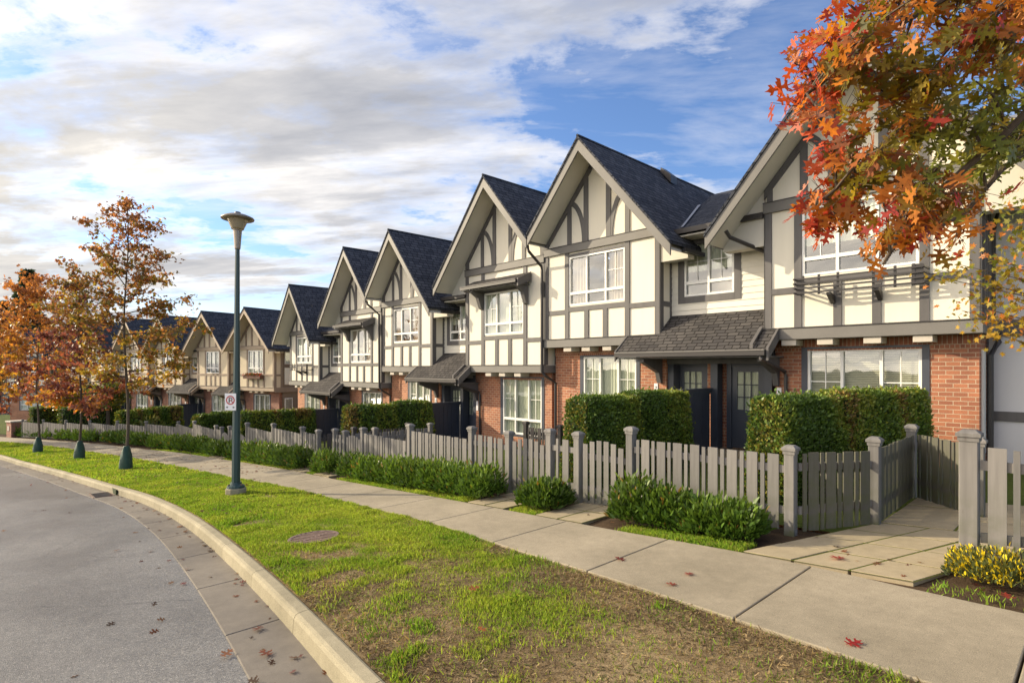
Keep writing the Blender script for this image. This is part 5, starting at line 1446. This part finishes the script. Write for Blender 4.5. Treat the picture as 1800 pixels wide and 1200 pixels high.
TW = [q for q in [(-0.84,2.91,1.09,1),(-0.47,2.89,0.87,2),(-1.02,3.6,1.89,1),(-0.67,3.25,0.7,3),(-0.54,3.6,1.82,1),(-0.34,3.97,1.27,2),(-0.53,3.78,2.03,3),(-0.47,2.84,1.26,1),(-0.34,3.94,1.35,2),(-0.29,4.1,1.51,2),(-0.26,3.21,1.58,3),(-0.66,3.02,0.95,1),(-0.61,3.14,1.31,1),(-1.11,3.46,0.78,0),(-0.3,3.97,1.19,2),(-0.93,3.1,0.73,3),(-0.95,3.47,2.1,3),(-0.22,4.18,2.02,3),(-0.68,2.98,1.61,3),(-0.93,3.66,0.74,3),(-0.5,3.04,1.71,3),(-0.36,4.25,1.73,1),(-0.72,3.43,1.24,1),(-0.58,3.54,1.17,2),(-0.24,3.64,1.17,2),(-0.42,3.27,1.49,3),(-0.6,2.68,0.91,1),(-0.64,3.1,0.89,3),(-0.38,2.92,0.71,3),(-0.22,3.7,1.56,3),(-0.74,3.02,1.42,3),(-0.63,2.66,0.67,3),(-0.54,3.15,0.8,3),(-0.86,2.98,1.64,3),(-0.3,3.44,1.61,3),(-0.6,2.82,1.41,1),(-0.69,3.69,1.85,3),(-0.89,3.24,0.79,3),(-0.32,3.14,1.26,1),(-0.83,2.99,1.4,1),(-0.83,3.7,1.54,1),(-1.01,3.39,0.94,3),(-0.46,3.21,1.09,2),(-0.67,2.67,1.38,3),(-0.42,4.11,2.16,3),(-0.39,3.29,1.58,3),(-0.75,3.34,0.57,3),(-0.55,2.71,0.66,3),(-0.81,3.25,1.02,3),(-0.82,3.2,1.81,1),(-0.38,3.0,1.19,2),(-0.97,3.1,1.45,0),(-0.36,3.51,1.0,2),(-0.82,3.4,1.3,1),(-0.52,2.84,0.78,1),(-0.38,3.54,1.55,3),(-1.05,3.1,0.78,0),(-0.61,3.47,1.86,3),(-0.57,4.02,0.82,3),(-0.48,2.83,0.64,3),(-0.43,3.83,1.28,2),(-1.16,3.36,0.96,0),(-1.07,2.94,1.51,0),(-0.98,3.11,1.65,0),(-0.73,3.01,1.29,1),(-0.72,3.22,1.84,3),(-0.86,2.81,1.01,0),(-1.03,3.52,1.07,1),(-0.81,3.01,0.87,1),(-0.62,3.8,1.4,2),(-0.35,3.59,1.12,2),(-0.52,4.08,1.1,2),(-0.29,3.25,1.42,1),(-0.61,2.76,0.74,3),(-0.24,3.51,1.65,3),(-0.45,3.58,1.08,2),(-0.69,2.65,1.44,1),(-0.71,3.55,1.14,1),(-0.56,2.97,1.13,3),(-0.62,3.33,1.9,1),(-0.53,3.93,1.98,1),(-0.55,2.76,1.51,3),(-0.9,3.39,1.38,1),(-0.87,2.64,1.13,0),(-0.89,3.0,1.8,0),(-0.45,2.94,1.24,1),(-0.33,4.3,1.93,3),(-0.59,2.91,1.38,1),(-0.45,3.47,1.9,3),(-1.13,3.26,1.8,0),(-0.58,3.89,0.72,3),(-0.75,3.52,0.66,3),(-1.2,3.34,1.58,0),(-0.43,2.91,1.35,1),(-0.99,3.05,1.02,0),(-0.65,3.69,1.46,1),(-0.29,3.02,1.49,3),(-0.25,4.27,1.89,3),(-0.92,2.62,1.14,0),(-0.58,3.89,0.92,3),(-0.36,3.66,1.67,1),(-0.74,2.98,0.44,3),(-0.47,4.19,1.58,2),(-0.3,4.27,1.75,1),(-0.45,3.54,1.53,1)] if q[2] > 0.58]
extra = [(rng.uniform(0.2, 3.2), rng.uniform(1.0, 4.6), rng.uniform(2.2, 4.6), int(rng.integers(0, 4))) for _ in range(70)]
cC, cD, cN, cS, cK = [], [], [], [], []
palO = [[(0.54, 0.095, 0.028), (0.66, 0.21, 0.025), (0.36, 0.055, 0.045), (0.52, 0.24, 0.15)], [(0.205, 0.175, 0.022), (0.32, 0.24, 0.025), (0.32, 0.105, 0.028), (0.13, 0.125, 0.022)],
        [(0.20, 0.24, 0.045), (0.34, 0.36, 0.07), (0.15, 0.17, 0.035), (0.42, 0.30, 0.05)], [(0.36, 0.13, 0.03), (0.58, 0.21, 0.028), (0.25, 0.16, 0.027), (0.38, 0.05, 0.040)]]
for (x, y, z, k) in TW+extra:
    p = np.array([x, y, z]); j = int(np.argmin(((LPA-p)**2).sum(1))); q = LPA[j]
    mid = (p+q)/2+np.array([0, 0, 0.05])
    bm.tube([Vector(q)-ob, Vector(mid)-ob, Vector(p)-ob], [0.008, 0.006, 0.003], 5)
    out = p-q; out = out/(np.linalg.norm(out)+1e-6)
    nl = int(rng.integers(15, 22))
    for i in range(nl):
        t = rng.uniform(0.35, 1.08); tp_ = q*(1-t)+p*t; c = tp_+rng.normal(0, 0.045, 3); bm.tube([Vector(tp_)-ob, Vector(c)-ob], [0.0016, 0.0012], 3)
        cC.append(c-np.array(ob)); d = out*0.6+rng.normal(0, 0.75, 3)+np.array([0, 0, -0.55])
        if k == 2: d += np.array([-0.5, -0.4, -0.35])
        cD.append(d); cN.append(rng.normal(0, 0.75, 3)+np.array([-0.25, -0.35, 0.55])); cS.append(rng.uniform(0.060, 0.132))
        cK.append(np.array(palO[k][int(rng.choice(4, p=[.4, .28, .2, .12]))])*rng.uniform(0.7, 1.25))
bm.build('limbs', BARK, oak)
cloud('leaves', OAK, np.array(cC), np.array(cD), np.array(cN), np.array(cS), np.array(cK), LEAF, oak, fold=OAKF, curly=True)

# small yellow-green maple in the yard behind the right edge fence
mp = thing('garden_maple', 'small yellow-green maple with fine star leaves at the right edge, before the pale wall', 'tree', (0.45, 8.25, g(0.45)))
mb_ = Vector(mp.location)
bm = MB(); bm.tube([(0, 0, -0.1), (0.03, 0, 1.0), (-0.05, 0.02, 2.2), (-0.2, 0, 3.2), (-0.35, 0.05, 4.1)], [0.06, 0.05, 0.04, 0.03, 0.01], 8)
bm.build('trunk', BARK, mp, smooth=True)
MT = [(-0.89, 8.14, 1.83), (-0.73, 8.01, 1.5), (-0.99, 8.18, 1.25), (-1.17, 7.99, 1.16), (-0.87, 8.01, 0.9), (-0.68, 7.92, 1.05), (-1.08, 8.08, 0.71), (-0.78, 7.97, 0.55), (-0.64, 7.96, 0.36), (-1.34, 7.95, 1.03),
      (-1.1, 8.06, 1.0), (-0.92, 7.96, 0.4), (-0.65, 7.81, 0.68), (-0.84, 8.34, 1.38), (-1.16, 8.14, 0.65), (-0.63, 8.12, 1.32), (-0.59, 8.17, 0.89), (-0.69, 8.35, 1.87),
      (-0.3, 8.3, 2.3), (0.1, 8.2, 2.5), (0.6, 8.1, 2.4), (0.9, 8.4, 1.9), (1.1, 8.3, 1.3), (0.9, 7.9, 0.9), (0.3, 7.8, 1.2), (0.2, 8.8, 1.6), (-0.2, 7.9, 1.7), (-0.3, 8.6, 0.9), (0.0, 7.8, 0.7), (-0.45, 8.05, 1.9)]
bm = MB(); cC, cK = [], []
for (x, y, z) in MT:
    p = Vector((x, y, z))-mb_; zb_ = max(1.2, p.z-0.9); q = Vector((-0.05*(zb_-1), 0.01, zb_))
    bm.tube([q, (p+q)/2+Vector((0, 0, 0.12)), p], [0.014, 0.008, 0.003], 5)
    for i in range(64):
        t = min(1.1, rng.random()**0.35*1.05); c = q.lerp(p, t)+Vector(rng.normal(0, 0.075, 3)*np.array([1.3, 1.0, 0.8]))
        cC.append(tuple(c)); f = np.clip(0.5-(p.z-2.4)*0.35+rng.normal(0, 0.25), 0, 1)
        cK.append((np.array([0.20, 0.24, 0.035])*(1-f)+np.array([0.52, 0.30, 0.035])*f) if rng.random() > 0.12 else np.array([0.60, 0.22, 0.05]))
bm.build('branches', BARK, mp)
n = len(cC)
cloud('leaves', STAR, np.array(cC), rng.normal(size=(n, 3))+np.array([-0.2, -0.2, -0.5]), rng.normal(size=(n, 3))+np.array([-.2, -.5, .6]), rng.uniform(0.05, 0.085, n), np.array(cK)*rng.uniform(0.7, 1.3, (n, 1)), LEAF, mp)

# ------------------------------------------------------------------ lamp, sign, grate, pillar
lx, ly = -11.9, 3.56; lz = g(lx)
lamp = thing('street_lamp', 'tall green street lamp post with a flat disc head on the verge', 'street lamp', (lx, ly, lz))
lamp.rotation_euler = (R(-0.55), R(-0.7), R(0))
MB().pxy([(0.20*math.cos(a), 0.20*math.sin(a)) for a in np.linspace(0, 2*math.pi, 9)[:-1]], -0.05, 0.13).build('footing', KERB, lamp, bevel=0.02)
MB().lathe([(0.17, 0.131), (0.165, 0.17), (0.11, 0.20), (0.10, 0.24)], 16).build('base_flange', POLE, lamp)
MB().lathe([(0.083, 0.235), (0.077, 1.2), (0.055, 3.5), (0.043, 5.0)], 8).build('pole', POLE, lamp)
MB().lathe([(0.052, 4.90), (0.056, 4.92), (0.080, 5.26), (0.09, 5.30)], 14).build('neck', ALU, lamp, smooth=False)
MB().lathe([(0.115, 5.30), (0.125, 5.33), (0.19, 5.48), (0.20, 5.50)], 20).build('lens', LENS, lamp, smooth=True)
m = MB(); m.lathe([(0.19, 5.485), (0.305, 5.50), (0.312, 5.515), (0.30, 5.535), (0.20, 5.58), (0.06, 5.60)], 28); m.build('disc_shade', ALU, lamp, smooth=True)
MB().lathe([(0.062, 5.60), (0.06, 5.64), (0.05, 5.65)], 12).build('photocell', GUTTER, lamp)
for a in (0.5, 2.6, 4.7):
    MB().tube([(0.07*math.cos(a), 0.07*math.sin(a), 0.19), (0.15*math.cos(a), 0.15*math.sin(a), 0.19)], 0.018, 6).build('anchor_bolt', IRON, lamp)

sg = thing('no_parking_sign', 'small white no-parking sign with a red ring, on the lamp post', 'sign', (lx+0.045, ly-0.055, lz+1.85), R(36))
sg.scale = (0.80, 1.0, 0.74)
b = 0.0
# the sign faces the camera side of the post: local -y is its face
MB().box(-0.155, 0.155, -0.095, -0.090, -0.225, 0.225).build('plate', SIGNW, sg)
m = MB(); n = 32
vs = [(rr*math.cos(2*math.pi*k/n), -0.097, 0.045+rr*math.sin(2*math.pi*k/n)) for rr in (0.092, 0.122) for k in range(n)]
m.add(vs, [(k, (k+1) % n, n+(k+1) % n, n+k) for k in range(n)]); m.build('red_ring', SIGNR, sg)
m = MB()
m.box(-0.045, -0.020, -0.0985, -0.0965, -0.03, 0.115)
m.add([(-0.02, -0.098, 0.115), (-0.02, -0.098, 0.093), (0.022, -0.098, 0.093), (0.034, -0.098, 0.082), (0.034, -0.098, 0.060), (0.022, -0.098, 0.050), (-0.02, -0.098, 0.050), (-0.02, -0.098, 0.028), (0.030, -0.098, 0.028), (0.058, -0.098, 0.050), (0.058, -0.098, 0.092), (0.030, -0.098, 0.115)],
      [(0, 1, 2, 11), (2, 3, 10, 11), (3, 4, 9, 10), (4, 5, 8, 9), (5, 6, 7, 8)])
m.build('letter_p', SIGNK, sg)
MB().add([(-0.005, -0.0992, 0.045), (0.018, -0.0992, 0.050), (0.088, -0.0992, -0.020), (0.070, -0.0992, -0.038)], [(0, 1, 2, 3)]).build('red_slash', SIGNR, sg)
for s in (-1, 1):
    MB().add([(s*0.125, -0.0975, -0.145), (s*0.075, -0.0975, -0.115), (s*0.085, -0.0975, -0.135), (s*0.06, -0.0975, -0.135), (s*0.06, -0.0975, -0.155), (s*0.085, -0.0975, -0.155), (s*0.075, -0.0975, -0.172)], [tuple(range(7))]).build('arrow', SIGNK, sg)

mh = thing('manhole_grate', 'round rusty iron grate set in the grass of the verge', 'grate', (-6.93, 3.0, g(-6.93)+0.016))
mh.rotation_euler = (0, R(-3.9), R(20))
m = MB(); n = 28
vs = [(rr*math.cos(2*math.pi*k/n), rr*math.sin(2*math.pi*k/n), z) for rr, z in ((0.31, 0.0), (0.31, 0.014), (0.275, 0.014), (0.275, -0.02)) for k in range(n)]
m.add(vs, [(j*n+k, j*n+(k+1) % n, (j+1)*n+(k+1) % n, (j+1)*n+k) for j in range(3) for k in range(n)]); m.build('rim', IRON, mh)
m = MB()
for i in range(9):
    y = -0.24+0.06*i; h = math.sqrt(max(0, 0.277**2-y*y)); m.box(-h, h, y-0.013, y+0.013, -0.01, 0.012)
m.box(-0.016, 0.016, -0.27, 0.27, -0.015, 0.009)
m.build('bars', IRON, mh)
MB().lathe([(0.285, -0.03), (0.285, -0.006)], 24).build('pit', GUTTER, mh)

dr = thing('storm_drain', 'dark storm drain inlet in the kerb, choked with leaves', 'drain', (-15.95, kerb_y(-15.95)-0.36, g(-15.95)-KH+0.006))
dr.rotation_euler = (0, R(-3.9), 0)
m = MB(); m.box(-0.42, 0.42, -0.2, 0.2, -0.02, 0.002); m.build('frame', IRON, dr)
m = MB()
for i in range(8): m.box(-0.36+0.1*i, -0.31+0.1*i, -0.16, 0.16, 0.0, 0.012)
m.build('grate_bars', GUTTER, dr)
MB().box(-0.45, 0.45, 0.215, 0.24, 0.01, 0.12).build('kerb_inlet', CORE, dr)

pl = thing('brick_pillar', 'short brick pillar with a pale cap at the far left end of the pavement', 'pillar', (-50.3, 1.2, g(-50.3)), A2)
MB().box(-0.40, 0.40, -0.40, 0.40, -0.2, 1.0).build('shaft', BRICK2, pl)
MB().box(-0.46, 0.46, -0.46, 0.46, 1.001, 1.10).build('cap', STONE, pl, bevel=0.02)
MB().box(-0.2, 0.1, -0.42, -0.401, 0.45, 0.75).build('plaque', STONE, pl)
